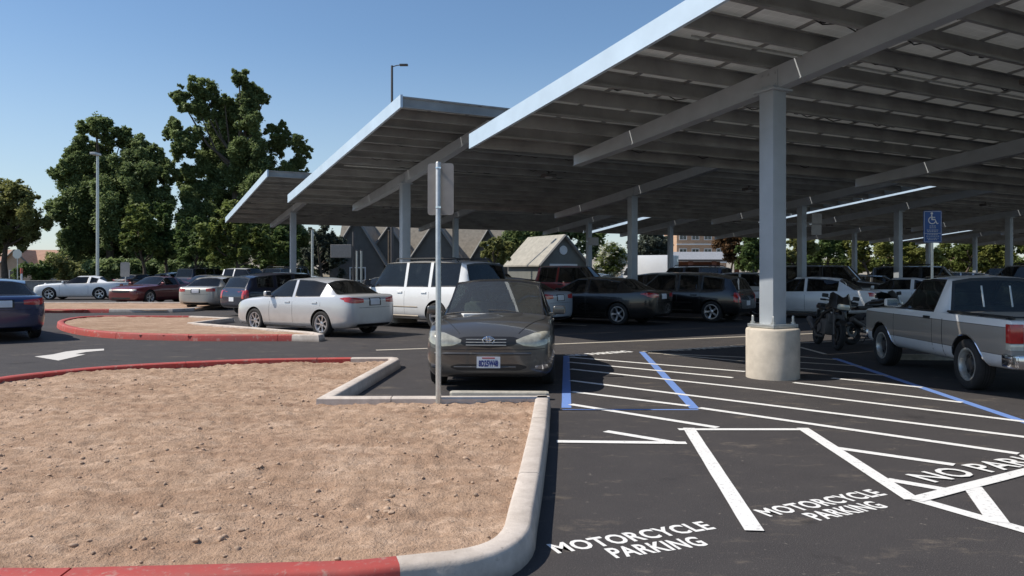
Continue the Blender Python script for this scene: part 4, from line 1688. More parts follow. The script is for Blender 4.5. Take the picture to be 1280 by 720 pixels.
def pickup(paint_m, kind, L=4.55, W=1.66, Ht=1.56, wb=2.75, fo=.78, wr=.345, cab=1.30, style='truck', cover=True, rear4=False):
    wf, wrr = wb / 2, -wb / 2
    xn = wb / 2 + fo
    xt = xn - L
    hw = W / 2
    b = 1.005 * Ht / 1.56
    xc = xn - 1.32
    rf = xc - .52
    re = rf - cab + .45
    cb_ = re - .14
    mid = (rf + re) / 2
    st = [
        (xn, hw * .86, .42, b - .18, 'd', .015),
        (xn - .04, hw * .95, .36, b - .09, 'd', .02),
        (xn - .16, hw * .985, .35, b - .055, 'd', .035),
        (xn - .55, hw, .35, b - .03, 'd', .045),
        (xc + .14, hw, .35, b - .012, 'd', .05),
        (xc, hw, .35, b, 'd', .04),
        (rf, hw, .35, b + .002, 'c', hw * .72, Ht - .085, Ht - .03),
        (mid + .04, hw, .35, b + .003, 'c', hw * .745, Ht - .065, Ht),
        (mid - .04, hw, .35, b + .003, 'c', hw * .745, Ht - .065, Ht),
        (re + .06, hw, .35, b + .004, 'c', hw * .74, Ht - .07, Ht - .005),
        (re - .04, hw, .35, b + .004, 'c', hw * .72, Ht - .09, Ht - .035),
        (cb_ - .02, hw, .35, b + .004, 'd', .006),
        (cb_ - .12, hw, .35, b + .004, 'd', .004),
        (xt + .55, hw, .36, b + .004, 'd', .004),
        (xt + .05, hw * .985, .38, b + .002, 'd', .004),
        (xt + .005, hw * .965, .40, b - .012, 'd', .003),
        (xt, hw * .93, .44, b - .06, 'd', .002)]
    wins = [('windscreen', [5], [6, 7], 'c', .035, .006, 1), ('rear_window', [10], [6, 7], 'c', .045, .004, 1)]
    if rear4:
        wins += [('window', [5, 6], [5], 's', .03, .006, 1), ('window', [8], [5], 's', .03, .006, 1)]
    else:
        wins += [('window', [5, 6, 7, 8], [5], 's', .035, .006, 1)]
    cre = {(0, 16, 5): .85, (1, 15, 1): .7, (6, 10, 6): .4, (11, 16, 6): .6}
    out, bvh = shell(st, wins, (wf, wrr), wr, hw - .10, cre)
    r = assemble(kind, out, paint_m, M['glass'] if not rear4 else M['glass_tint'], M['glass'] if not rear4 else M['glass_tint'])
    add_wheels(r, (wf, wrr), wr, .225, hw - .125, style)
    zt = b - .17
    for s in (1, -1):
        yo = abs(bvh.ray_cast(Vector((xt + .07, s * 5, zt)), Vector((0, -s, 0)))[0].y) + .006
        xo = bvh.ray_cast(Vector((-8, s * hw * .82, zt)), Vector((1, 0, 0)))[0].x - .008
        for nm_, z0_, z1_, mt in (('tail_light', zt - .12, zt + .12, M['red']), ('reverse_light', zt - .205, zt - .124, M['lens'])):
            m = MB()
            m.bbox(((xo + xt + .10) / 2, s * (hw * .78 + yo) / 2, (z0_ + z1_) / 2), (xt + .10 - xo, yo - hw * .78, z1_ - z0_), .012)
            m.build(nm_, mt, r, smooth=True)
    patch(bvh, 'tailgate', paint_m, [(-hw * .76, b - .50, b - .035), (hw * .76, b - .50, b - .035)], (1, 0, 0), r, .010)
    patch(bvh, 'tailgate_handle', M['trim'], [(-.11, b - .16, b - .11), (.11, b - .16, b - .11)], (1, 0, 0), r, .02, nu=4, nv=2)
    patch(bvh, 'headlight', M['lens'], [(hw * .60, b - .31, b - .16), (hw * .90, b - .31, b - .16)], (-1, -.1, 0), r, .008, ua=(0, 1, 0), sides=(1, -1), nu=5)
    patch(bvh, 'grille', M['trim'], [(-hw * .56, b - .33, b - .15), (hw * .56, b - .33, b - .15)], (-1, 0, 0), r, .008)
    for x in (xn + .06, xt - .09):
        m = MB()
        m.bbox((x, 0, .50), (.16, W * .98, .17), .03)
        s = 1 if x > 0 else -1
        for q in (1, -1):
            m.bbox((x - s * .10, q * hw * .955, .50), (.32, .07, .16), .025)
        m.build('bumper', M['chrome'], r, smooth=True)
    for x in (xc + .03, re + .10):
        rod_on(bvh, 'door_seam', M['trim'], [(x, .40), (x, b - .02)], (0, -1, 0), r, .006, -.003, sides=(1, -1))
    rod_on(bvh, 'bed_seam', M['trim'], [(cb_ - .06, .40), (cb_ - .06, b - .01)], (0, -1, 0), r, .008, -.003, sides=(1, -1))
    for x in (re + .16,) + ((mid + .05,) if rear4 else ()):
        patch(bvh, 'handle', M['trim'], [(x, b - .10, b - .06), (x + .18, b - .10, b - .06)], (0, -1, 0), r, .02, nu=4, nv=2, sides=(1, -1))
    mirrors(r, xc - .12, hw - .01, b + .05, M['black'] if rear4 else M['white_trim'], .09, .20, .13)
    if cover:
        x0_, x1_ = cb_ - .10, xt + .06
        m = MB(); m.bbox(((x0_ + x1_) / 2, 0, b + .016), (x0_ - x1_, W * .86, .02), .008); m.build('bed_cover', M['bedcover'], r)
        for s in (1, -1):
            m = MB(); m.tube([(x0_ + .02, s * hw * .90, b + .03), (x1_, s * hw * .90, b + .03)], .017, 8)
            for q in (.05, .55, .95):
                xx = x0_ + (x1_ - x0_) * q
                m.bbox((xx, s * hw * .905, b + .014), (.05, .05, .03), .006)
            m.build('bed_rail', M['black'], r, smooth=True)
        m = MB(); m.tube([(x1_ + .005, -hw * .88, b + .03), (x1_ + .005, hw * .88, b + .03)], .014, 8); m.build('bed_rail', M['black'], r, smooth=True)
    # sliding rear window frame bars, sitting on the glass
    zr = Ht - .16
    for y in (-.20, .20):
        o0 = bvh.ray_cast(Vector((-6, y, b + .09)), Vector((1, 0, 0)))[0]
        o1 = bvh.ray_cast(Vector((-6, y, zr)), Vector((1, 0, 0)))[0]
        if o0 and o1:
            m = MB(); m.tube([o0 - Vector((.006, 0, 0)), o1 - Vector((.006, 0, 0))], .013, 6); m.build('window_bar', M['galv'], r)
    m = MB(); m.bbox((re + .28, 0, b - .22), (.18, W * .80, .62), .06); m.bbox((re + .5, 0, b - .42), (.5, W * .80, .16), .05)
    m.build('bench_seat', M['interior_dk'], r, smooth=True)
    m = MB(); m.bbox((xc - .02, 0, b - .10), (.4, W * .8, .16), .05); m.build('dashboard', M['interior_dk'], r, smooth=True)
    # wheel arch lips
    for wx in (wf, wrr):
        for s in (1, -1):
            pts = []
            for k in range(17):
                a = radians(-8 + 196 * k / 16)
                R = wr * 1.17
                loc = bvh.ray_cast(Vector((wx + R * cos(a), s * 5, wr + R * sin(a))), Vector((0, -s, 0)))[0]
                if loc and abs(loc.y) > hw * .8: pts.append(loc)
            if len(pts) > 3:
                m = MB(); m.tube(pts, .012, 6); m.build('arch_lip', M['chrome'] if not rear4 else paint_m, r, smooth=True)
    return r, bvh


def coupe(L, W, Ht, wb, fo, wr, paint_m, kind='coupe', hood=.88, belt=.93, style='five'):
    wf, wrr = wb / 2, -wb / 2
    xn = wb / 2 + fo
    xt = xn - L
    hw = W / 2
    xc = xn - 1.62
    rf = xc - .72
    rb = rf - .88
    st = [
        (xn + .01, hw * .66, .27, hood - .24, 'd', .02),
        (xn - .06, hw * .86, .20, hood - .15, 'd', .04),
        (xn - .25, hw * .95, .17, hood - .06, 'd', .06),
        (xn - .75, hw * .985, .16, hood, 'd', .08),
        (xc + .35, hw * .985, .16, belt - .04, 'd', .08),
        (xc, hw * .98, .16, belt, 'd', .06),
        (rf, hw * .98, .16, belt + .005, 'c', hw * .66, Ht - .085, Ht - .02),
        (rb + .22, hw, .16, belt + .02, 'c', hw * .66, Ht - .075, Ht),
        (rb + .10, hw, .16, belt + .025, 'c', hw * .66, Ht - .085, Ht - .005),
        (rb - .30, hw, .17, belt + .05, 'c', hw * .60, Ht - .18, Ht - .07),
        (xt + .72, hw * .995, .18, belt + .07, 'd', .045),
        (xt + .28, hw * .97, .22, belt + .075, 'd', .03),
        (xt + .05, hw * .90, .27, belt + .06, 'd', .015),
        (xt - .01, hw * .74, .34, belt - .10, 'd', .01)]
    wins = [('windscreen', [5], [6, 7], 'c', .035, .006, 1), ('rear_window', [9], [6, 7], 'c', .06, .006, 1),
            ('window', [5, 6], [5], 's', .028, .008, 1), ('window', [8], [5], 's', .05, .008, 1)]
    cre = {(0, 5, 5): .4, (5, 10, 5): .5, (10, 13, 5): .4, (1, 12, 1): .4, (5, 10, 6): .4}
    out, bvh = shell(st, wins, (wf, wrr), wr, hw - .11, cre)
    r = assemble(kind, out, paint_m, M['glass_tint'], M['glass_tint'])
    add_wheels(r, (wf, wrr), wr, .24, hw - .135, style)
    zf = hood - .17
    patch(bvh, 'headlight', M['lens'], [(.52, zf - .05, zf + .03), (.66, zf - .05, zf + .05), (.80, zf - .02, zf + .05)], (-1, -.2, 0), r, .007, ua=(0, 1, 0), sides=(1, -1))
    patch(bvh, 'grille', M['trim'], [(-.50, zf - .10, zf + .02), (0, zf - .13, zf + .04), (.50, zf - .10, zf + .02)], (-1, 0, 0), r, .005)
    patch(bvh, 'air_intake', M['trim'], [(-.55, .27, .36), (.55, .27, .36)], (-1, 0, 0), r, .004)
    zt = belt - .09
    patch(bvh, 'tail_light', M['red'], [(.40, zt - .06, zt + .07), (.76, zt - .06, zt + .07)], (1, -.15, 0), r, .007, ua=(0, 1, 0), sides=(1, -1))
    patch(bvh, 'licence_plate', M['plate'], [(-.155, zt - .30, zt - .15), (.155, zt - .30, zt - .15)], (1, 0, 0), r, .012, nu=4, nv=3)
    for x in (xc + .12, rb + .16):
        rod_on(bvh, 'door_seam', M['trim'], [(x, .26), (x, belt - .02)], (0, -1, 0), r, .005, -.002, sides=(1, -1))
    patch(bvh, 'handle', paint_m, [(rb + .24, belt - .11, belt - .08), (rb + .42, belt - .11, belt - .08)], (0, -1, 0), r, .02, nu=4, nv=2, sides=(1, -1))
    mirrors(r, xc - .12, hw - .05, belt + .04, paint_m)
    seats(r, (rf - .35,), .36, .50, M['interior_dk'])
    return r, bvh


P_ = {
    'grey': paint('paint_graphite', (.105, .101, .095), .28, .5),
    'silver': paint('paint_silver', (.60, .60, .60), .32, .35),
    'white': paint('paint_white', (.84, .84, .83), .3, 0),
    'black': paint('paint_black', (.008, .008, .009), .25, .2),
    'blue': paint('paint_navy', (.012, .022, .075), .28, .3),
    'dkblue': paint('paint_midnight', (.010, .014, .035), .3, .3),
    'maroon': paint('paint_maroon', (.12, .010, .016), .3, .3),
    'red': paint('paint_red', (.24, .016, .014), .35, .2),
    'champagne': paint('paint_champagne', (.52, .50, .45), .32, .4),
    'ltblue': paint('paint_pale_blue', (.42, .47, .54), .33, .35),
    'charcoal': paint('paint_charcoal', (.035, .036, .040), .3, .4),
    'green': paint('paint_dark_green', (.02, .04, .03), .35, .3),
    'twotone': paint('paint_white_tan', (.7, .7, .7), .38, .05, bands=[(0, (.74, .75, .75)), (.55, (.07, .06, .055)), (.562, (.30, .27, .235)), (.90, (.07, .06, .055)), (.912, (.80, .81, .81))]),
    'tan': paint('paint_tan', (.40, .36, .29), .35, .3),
}
M['bedcover'] = simple('vinyl_bed_cover', (.40, .38, .34), .6, var=.08, scale=3)


def place(root, x, y, az, label, cat, group='cars parked in the lot', pnt=None):
    root.location = (x, y, 0)
    root.rotation_euler.z = pi / 2 - radians(az)
    tag(root, label, cat, group)
    if pnt:
        for c in root.children:
            if c.name.split('.')[0] == 'body' or c.name.split('.')[0] in ('handle',):
                if c.material_slots and c.name.startswith('body'):
                    c.material_slots[0].link = 'OBJECT'
                    c.material_slots[0].material = P_[pnt]
                elif c.name.startswith('handle'):
                    c.material_slots[0].link = 'OBJECT'
                    c.material_slots[0].material = P_[pnt]
            if c.name.split('.')[0] == 'mirror':
                c.material_slots[0].link = 'OBJECT'
                c.material_slots[0].material = P_[pnt]
    return root


def dup(proto, x, y, az, label, cat, pnt=None, group='cars parked in the lot'):
    return place(copy_tree(proto), x, y, az, label, cat, group, pnt)


# the grey sedan in the foreground stall
grey, gb = sedan(4.81, 1.80, 1.49, 2.72, .96, .325, 'ten', P_['grey'], 'sedan', belt=.93, deckz=1.03, hood=.89, lens='lens_old', wm=M['windscreen'])
front_x = 2.72 / 2 + .96
patch(gb, 'licence_plate', M['plate'], [(-.155, .335, .485), (.155, .335, .485)], (-1, 0, 0), grey, .016, nu=4, nv=3)
pl = [c for c in grey.children if c.name.startswith('licence_plate')][-1]
pv = [v.co for v in pl.data.vertices]
pxm = max(v.x for v in pv)
tm = text_mesh('8D25W48', .105, .006, 'CENTER', .80)
wmax = max(abs(v.co.x) for v in tm.vertices)
for v in tm.vertices:
    v.co = Vector((pxm + .004, v.co.x * .128 / wmax, .360 + v.co.y))
tm.materials.clear(); tm.materials.append(M['plate_blue'])
tm.flip_normals()
link_mesh('plate_number', tm, pl)
mb = MB(); mb.box((pxm + .002, 0, .467), (.004, .17, .016)); mb.build('plate_header', M['plate_red'], pl)
# oval emblem on the grille
ez = .89 - .20 + .005
eo = gb.ray_cast(Vector((6, 0, ez)), Vector((-1, 0, 0)))[0]
mb = MB()
e0 = (eo.x + .016, 0, ez)
mb.tube(lathe_ring(e0, .075, .050, 0), .009, 8)
mb.tube(lathe_ring((e0[0], 0, ez + .016), .048, .019, 0), .007, 8)
mb.tube(lathe_ring((e0[0], 0, ez - .001), .020, .046, 0), .007, 8)
mb.build('emblem', M['chrome'], grey, smooth=True)
mb = MB(); mb.bbox((.98, -.28, .965), (.22, .42, .035), .012, rz=.3); mb.build('papers', M['paper'], grey)
# driver-side wiper pair
mb = MB()
for y in (.42, -.22):
    a = gb.ray_cast(Vector((1.02, y, 3)), Vector((0, 0, -1)))[0]
    b_ = gb.ray_cast(Vector((.90, y - .52, 3)), Vector((0, 0, -1)))[0]
    mb.tube([a + Vector((0, 0, .015)), a.lerp(b_, .5) + Vector((0, 0, .035)), b_ + Vector((0, 0, .02))], .009, 6)
mb.build('wiper', M['black'], grey, smooth=True)
place(grey, -.22, 12.52, 182.2, 'grey sedan facing the camera in the foreground kerbed stall', 'sedan')

silver, sb_ = sedan(4.54, 1.76, 1.465, 2.60, .93, .318, 'seven', P_['silver'], 'sedan', belt=.95, deckz=1.06, hood=.88, gm=M['glass_tint'], wm=M['glass_tint'])
place(silver, -5.30, 20.5, -55, 'silver sedan with red tail lights parked beside the red kerbed island', 'sedan')
gen, gnb = sedan(4.85, 1.83, 1.46, 2.80, .95, .335, 'five', P_['black'], 'sedan', belt=.95, deckz=1.06, hood=.88, gm=M['glass_tint'], wm=M['glass_tint'], inter='interior_dk')
place(gen, 2.55, 24.75, -54, 'black sedan with red tail lamp parked under the middle canopy right of the grey sedan', 'sedan')
old, ob_ = sedan(4.85, 1.79, 1.44, 2.71, 1.0, .31, 'steel', P_['white'], 'sedan', belt=.92, deckz=1.0, hood=.86, tail='inner', gm=M['glass_tint'], wm=M['glass_tint'])
place(old, 10.35, 27.5, -54, 'white older sedan in canopy shade behind the first motorcycle', 'sedan')
mus, mub = coupe(4.78, 1.88, 1.40, 2.72, .95, .345, P_['white'])
place(mus, 14.75, 29.9, -56, 'white sporty coupe in the shade just left of the pickup cab', 'coupe')
white_suv, wsb = suv(5.22, 2.0, 1.93, 3.02, .98, .385, 'five', P_['white'], 'sport_utility', lower=simple('lower_cladding', (.30, .25, .19), .6))
place(white_suv, -2.65, 22.9, -51, 'large white SUV with roof rack behind the grey sedan', 'SUV')
cross, crb = suv(4.45, 1.82, 1.60, 2.66, .90, .34, 'five', P_['black'], 'crossover', hood=.95, belt=1.00, slope=.10, rack=False, third=True)
place(cross, 5.75, 26.0, -54, 'black crossover with a small lit tail lamp left of the pedestal column', 'crossover')
TOP[0] = .035
pick, pkb = pickup(P_['twotone'], 'pickup_truck')
place(pick, 7.07, 11.85, 3.2, 'white and tan two-tone pickup with a covered bed at the right', 'pickup')
crew, cwb = pickup(P_['red'], 'pickup_truck', L=5.5, W=1.95, Ht=1.86, wb=3.5, fo=.92, wr=.38, cab=2.15, style='five', cover=False, rear4=True)
place(crew, 2.2, 31.0, 118, 'tall dark red pickup nosing out behind the grey sedan roof', 'pickup')

TOP[0] = 0.0
dup(gen, -13.2, 19.4, -42, 'dark blue sedan cut by the left frame edge, seen from behind', 'sedan', 'blue')
dup(gen, -.65, 23.4, -54, 'pale blue sedan mostly hidden by the grey sedan, one red tail lamp showing', 'sedan', 'ltblue')
dup(old, -12.9, 34.6, 6, 'champagne silver sedan seen from behind left of the dark hatchback', 'sedan', 'champagne')
dup(cross, -8.7, 29.6, 40, 'dark blue hatchback between the champagne sedan and the silver sedan', 'hatchback', 'dkblue')
dup(mus, -18.4, 39.8, 196, 'maroon coupe facing the camera at the left behind the far island', 'coupe', 'maroon')
dup(mus, -25.2, 45.2, -97, 'white low coupe facing left before the tall light pole', 'coupe', 'white')
dup(gen, -17.0, 43.0, 200, 'navy sedan squeezed between the maroon coupe and the champagne sedan', 'sedan', 'blue')
dup(crew, -17.6, 50.5, 110, 'white crew pickup whose cab shows over the dark blue hatchback', 'pickup', 'white')


# ------------------------------------------------------------------ motorcycles
def motorcycle():
    r = empty('motorcycle')
    R = .305
    tm = MB()
    tm.lathe([(R - .085, -.04), (R - .06, -.058), (R - .025, -.055), (R, -.02), (R, .02), (R - .025, .055), (R - .06, .058), (R - .085, .04)], 36)
    tme = tm.mesh('wheel', M['rubber'], True, 60)
    rm = MB()
    rm.lathe([(R - .083, -.042), (R - .10, -.03), (R - .10, .03), (R - .083, .042)], 32)
    for k in range(6):
        a = 2 * pi * k / 6
        rm.box((.11 * cos(a), 0, .11 * sin(a)), (.20, .022, .03), mat=Matrix.Rotation(-a, 3, 'Y'))
    rm.lathe([(0, -.05), (.045, -.05), (.045, .05), (0, .05)], 16)
    for y in (-.062, .062):
        rm.lathe([(.08, y), (.15, y), (.15, y + .005), (.08, y + .005)], 28, closed=True)
    rme = rm.mesh('rim', M['darkalloy'], True, 40)
    for x in (.70, -.70):
        w_ = link_mesh('wheel', tme, r, (x, 0, R))
        link_mesh('rim', rme, w_)
    m = MB()
    for s in (1, -1):
        m.tube([(.70, s * .09, R), (.42, s * .09, .92)], [.028, .024], 10)
    m.bbox((.45, 0, .84), (.09, .24, .05), .015)
    m.build('fork', M['lamp'], r, smooth=True)
    m = MB()
    a = []
    for k in range(9):
        an = radians(40 + 100 * k / 8)
        a.append((.70 + .34 * cos(an), R + .34 * sin(an)))
    vs = [(x, s * .06, z) for x, z in a for s in (-1, 1)]
    m.add(vs, [(2 * k, 2 * k + 1, 2 * k + 3, 2 * k + 2) for k in range(8)])
    m.build('front_mudguard', M['black'], r, smooth=True)
    m = MB()
    m.bbox((.08, 0, .44), (.46, .36, .34), .06); m.bbox((-.15, 0, .40), (.30, .30, .26), .05); m.bbox((.22, 0, .62), (.24, .28, .22), .05)
    for s in (1, -1): m.lathe([(0, s * .19), (.11, s * .19), (.10, s * .215), (0, s * .215)], 18, c=(-.02, 0, .40))
    m.build('engine', M['lamp'], r, smooth=True)
    m = MB()
    for s in (1, -1):
        m.tube([(.42, s * .05, .86), (.10, s * .17, .72), (-.25, s * .16, .50)], .035, 8)
        m.tube([(-.22, s * .13, .46), (-.70, s * .11, R)], .026, 8)
    m.build('frame', M['black'], r, smooth=True)
    m = MB()
    m.lathe([(0, -.30), (.10, -.28), (.155, -.14), (.17, .02), (.15, .18), (.09, .26), (0, .28)], 20, 'Z')
    v = [(-(z) + .12, x * .85, .86 + y * .62 + (.05 if z < 0 else 0)) for x, y, z in m.v]
    MB().add(v, m.f).build('fuel_tank', M['bike'], r, smooth=True)
    m = MB()
    m.bbox((-.30, 0, .80), (.42, .26, .08), .035, seg=3); m.bbox((-.60, 0, .88), (.28, .20, .07), .03, seg=3)
    m.build('seat', M['black'], r, smooth=True)
    m = MB(); m.bbox((-.66, 0, .83), (.36, .18, .09), .04, seg=3); m.bbox((-.82, 0, .66), (.05, .12, .22), .015)
    m.build('tail', M['bike'], r, smooth=True)
    m = MB(); m.bbox((-.85, 0, .845), (.03, .16, .05), .012); m.build('tail_light', M['red'], r, smooth=True)
    m = MB()
    vs, fs = [], []
    for i, (x, y, z) in enumerate([(.80, .02, .93), (.76, .13, .98), (.62, .20, 1.02), (.46, .21, .98)]):
        for s in (1, -1):
            vs += [(x, s * y, z - .14), (x - .04, s * y * .95, z), (x - .14, s * y * .8, z + .16)]
    for i in range(3):
        for s in (0, 3):
            for k in range(2):
                a_ = i * 6 + s + k
                fs.append((a_, a_ + 1, a_ + 7, a_ + 6))
    fs += [(0, 3, 4, 1), (1, 4, 5, 2)]
    MB().add(vs, fs).build('fairing', M['bike'], r, smooth=True)
    m = MB(); m.bbox((.76, 0, .89), (.10, .24, .12), .04); m.build('headlight', M['lens'], r, smooth=True)
    m = MB()
    m.tube([(.36, .36, 1.0), (.42, .16, 1.0), (.44, 0, .99), (.42, -.16, 1.0), (.36, -.36, 1.0)], .014, 8)
    for s in (1, -1): m.tube([(.36, s * .36, 1.0), (.395, s * .25, 1.0)], .02, 8)
    m.build('handlebar', M['black'], r, smooth=True)
    for s in (1, -1):
        m = MB(); m.tube([(.55, s * .19, 1.02), (.51, s * .29, 1.08)], .01, 6); m.bbox((.50, s * .31, 1.09), (.03, .13, .08), .02)
        m.build('mirror', M['black'], r, smooth=True)
    m = MB()
    m.tube([(.22, -.12, .40), (.10, -.14, .22), (-.25, -.17, .22), (-.42, -.19, .34)], .025, 8)
    m.tube([(-.40, -.19, .33), (-.82, -.21, .55)], [.05, .06], 12)
    m.build('exhaust', M['lamp'], r, smooth=True)
    m = MB(); m.tube([(-.05, .12, .25), (-.12, .30, .01)], .012, 6); m.build('side_stand', M['black'], r)
    return r


M['bike'] = simple('bike_black', (.010, .010, .011), .35, .1, var=.1, coat=.4)
b1 = motorcycle()
b1.location = (6.72, 16.5, 0); b1.rotation_euler = (radians(-7), 0, radians(-96))
tag(b1, 'black sport motorcycle standing alone just right of the concrete pedestal', 'motorcycle', 'motorcycles parked under the canopy')
b2 = copy_tree(b1)
b2.location = (8.15, 17.3, 0); b2.rotation_euler = (radians(-8), 0, radians(20))
tag(b2, 'dark motorcycle half hidden by the front of the pickup', 'motorcycle', 'motorcycles parked under the canopy')

# ------------------------------------------------------------------ more cars: the facing row, the far rows, the lot at left
pw = {'gen': gen, 'old': old, 'mus': mus, 'cross': cross, 'suv': white_suv, 'crew': crew}
CAT = {'gen': 'sedan', 'old': 'sedan', 'mus': 'coupe', 'cross': 'crossover', 'suv': 'SUV', 'crew': 'pickup'}
far = [
    # facing row under the middle canopy
    ('cross', 6.6, 31.2, 126, 'black', 'dark crossover nose showing between black sedan and black crossover'),
    ('cross', 10.3, 33.5, 126, 'silver', 'silver crossover roof just left of the pedestal column'),
    ('suv', 14.9, 36.0, 126, 'black', 'black SUV roof right of the pedestal column above the white sedan'),
    ('gen', 18.0, 37.6, 126, 'charcoal', 'charcoal sedan roof behind the white sporty coupe'),
    ('suv', 21.2, 39.3, 126, 'charcoal', 'charcoal SUV deep in shade above the white sporty coupe'),
    ('gen', 20.0, 34.0, -54, 'champagne', 'champagne sedan roof left of the blue sign post'),
    ('suv', 23.4, 35.3, -54, 'black', 'black SUV with roof rack above the pickup cab at right'),
    ('cross', 26.8, 37.2, -54, 'green', 'dark green crossover at the right edge behind the pickup cab'),
    ('gen', 17.3, 31.9, -54, 'black', 'black sedan right of the white sporty coupe, behind the pickup cab'),
    ('gen', -4.2, 30.5, 126, 'white', 'white sedan roof between the silver sedan and the white SUV'),
    ('old', -7.9, 31.5, 126, 'silver', 'silver sedan roof showing over the boot of the nearer silver sedan'),
    ('cross', -1.0, 28.6, 126, 'charcoal', 'charcoal crossover behind the rear of the white SUV'),
    # row of the farthest canopy
    ('gen', -2.6, 42.6, -54, 'silver', 'pale sedan deep behind the white SUV bonnet'),
    ('cross', 3.6, 42.2, -54, 'white', 'white topped car showing above the red pickup bed'),
    ('old', 7.0, 43.8, -54, 'white', 'white sedan roof left of the second canopy column'),
    ('suv', 10.2, 45.4, -54, 'dkblue', 'midnight blue SUV under the distant canopy left of the white van'),
    ('gen', 13.4, 47.1, -54, 'silver', 'silver sedan far off in front of the brick building'),
    ('cross', 19.4, 50.2, -54, 'tan', 'tan crossover far off right of the brick building'),
    ('gen', 22.5, 51.8, -54, 'white', 'white sedan far off between two distant columns'),
    ('suv', 26.0, 53.4, -54, 'black', 'black SUV far off left of the blue sign'),
    ('gen', 29.5, 55.2, -54, 'red', 'red sedan far off under the distant canopy at right'),
    ('cross', 33.0, 57.0, -54, 'silver', 'silver crossover far off right of the blue sign'),
    ('suv', 37.0, 58.5, -54, 'charcoal', 'charcoal SUV far off at the right frame edge'),
    # lot at the left under the trees
    ('gen', -30.5, 64, 20, 'charcoal', 'charcoal sedan roof in the far left lot, leftmost of its row'),
    ('cross', -27.6, 64, 20, 'silver', 'silver car roof in the far left lot behind the maroon coupe'),
    ('suv', -24.6, 62.5, 20, 'dkblue', 'midnight SUV roof in the far left lot above the maroon coupe'),
    ('gen', -21.8, 61.0, 20, 'white', 'white car roof in the far left lot above the navy sedan'),
    ('cross', -19.3, 59.5, 20, 'black', 'black car roof in the far left lot behind the champagne sedan'),
    ('suv', -16.0, 56.5, 20, 'charcoal', 'charcoal vehicle roof in the far left lot left of the white crew pickup'),
]
for kx, x, y, az, pc, lb in far:
    dup(pw[kx], x, y, az, lb, CAT[kx], pc)

# small white box van by the brick building
t = empty('box_van')
mb = MB(); mb.bbox((-.6, 0, 1.85), (3.6, 2.1, 2.4), .05); mb.build('cargo_box', P_['white'], t, smooth=True)
mb = MB()
prof = [(1.2, .5), (2.6, .5), (2.6, 1.15), (2.2, 1.3), (1.75, 2.05), (1.2, 2.1)]
n = len(prof)
mb.add([(x, -.95, z) for x, z in prof] + [(x, .95, z) for x, z in prof], [tuple(range(n)), tuple(range(2 * n - 1, n - 1, -1))] + [(k, n + k, n + (k + 1) % n, (k + 1) % n) for k in range(n)])
cabo = mb.build('cab', P_['white'], t)
mb = MB()
for s in (1, -1):
    q = [(1.35, 1.3), (2.0, 1.3), (1.68, 1.95), (1.35, 1.97)]
    mb.add([(x, s * .955, z) for x, z in q], [(0, 1, 2, 3)])
mb.add([(2.21, -.85, 1.34), (2.21, .85, 1.34), (1.79, .80, 2.0), (1.79, -.80, 2.0)], [(0, 1, 2, 3)])
mb.build('window', M['winglass'], cabo)
add_wheels(t, (1.7, -1.4), .36, .24, .84, 'steel')
mb = MB(); mb.box((.2, 0, .55), (4.2, .8, .18)); mb.build('chassis', M['black'], t)
t.location = (12.0, 68, 0); t.rotation_euler.z = radians(150)
tag(t, 'small white box van parked left of the brick building', 'van')


# ------------------------------------------------------------------ trees, shrubs
def foliage(mb, lobes, dens, lf, rng, flat=.75, hollow=.45, m=0):
    for (c, r) in lobes:
        rx, ry, rz = r if isinstance(r, tuple) else (r, r, r)
        n = int(dens * (rx * ry + ry * rz + rx * rz) / 3)
        # every lobe is itself made of leaf sprays
        spr = []
        for k in range(max(3, int(n / 26))):
            while True:
                d = Vector((rng.gauss(0, 1), rng.gauss(0, 1), rng.gauss(0, 1)))
                if d.length > 1e-3: break
            d.normalize()
            q = hollow + (1.08 - hollow) * rng.random() ** .55
            spr.append(Vector(c) + Vector((d.x * rx, d.y * ry, d.z * rz)) * q)
        V_, F_ = mb.v, mb.f
        g, un = rng.gauss, rng.uniform
        for sp_ in spr:
            sr = (rx + ry + rz) / 3 * un(.13, .32)
            for k in range(22):
                px_, py_, pz_ = sp_.x + g(0, sr), sp_.y + g(0, sr), sp_.z + g(0, sr * .7)
                q = lf * un(.6, 1.35)
                ax, ay, az = g(0, 1), g(0, 1), g(0, .6)
                l = q / max(.05, sqrt(ax * ax + ay * ay + az * az))
                ax *= l; ay *= l; az *= l
                ux, uy = g(0, .5), g(0, .5)
                bx, by, bz = ay - az * uy, az * ux - ax, ax * uy - ay * ux
                l = q * .55 / max(1e-4, sqrt(bx * bx + by * by + bz * bz))
                bx *= l; by *= l; bz *= l
                n = len(V_)
                V_ += [(px_ - ax, py_ - ay, pz_ - az), (px_ + bx, py_ + by, pz_ + bz - q * .04), (px_ + ax, py_ + ay, pz_ + az - q * .18), (px_ - bx, py_ - by, pz_ - bz)]
                F_.append((n, n + 1, n + 2, n + 3))
                mb.mi.append(m)


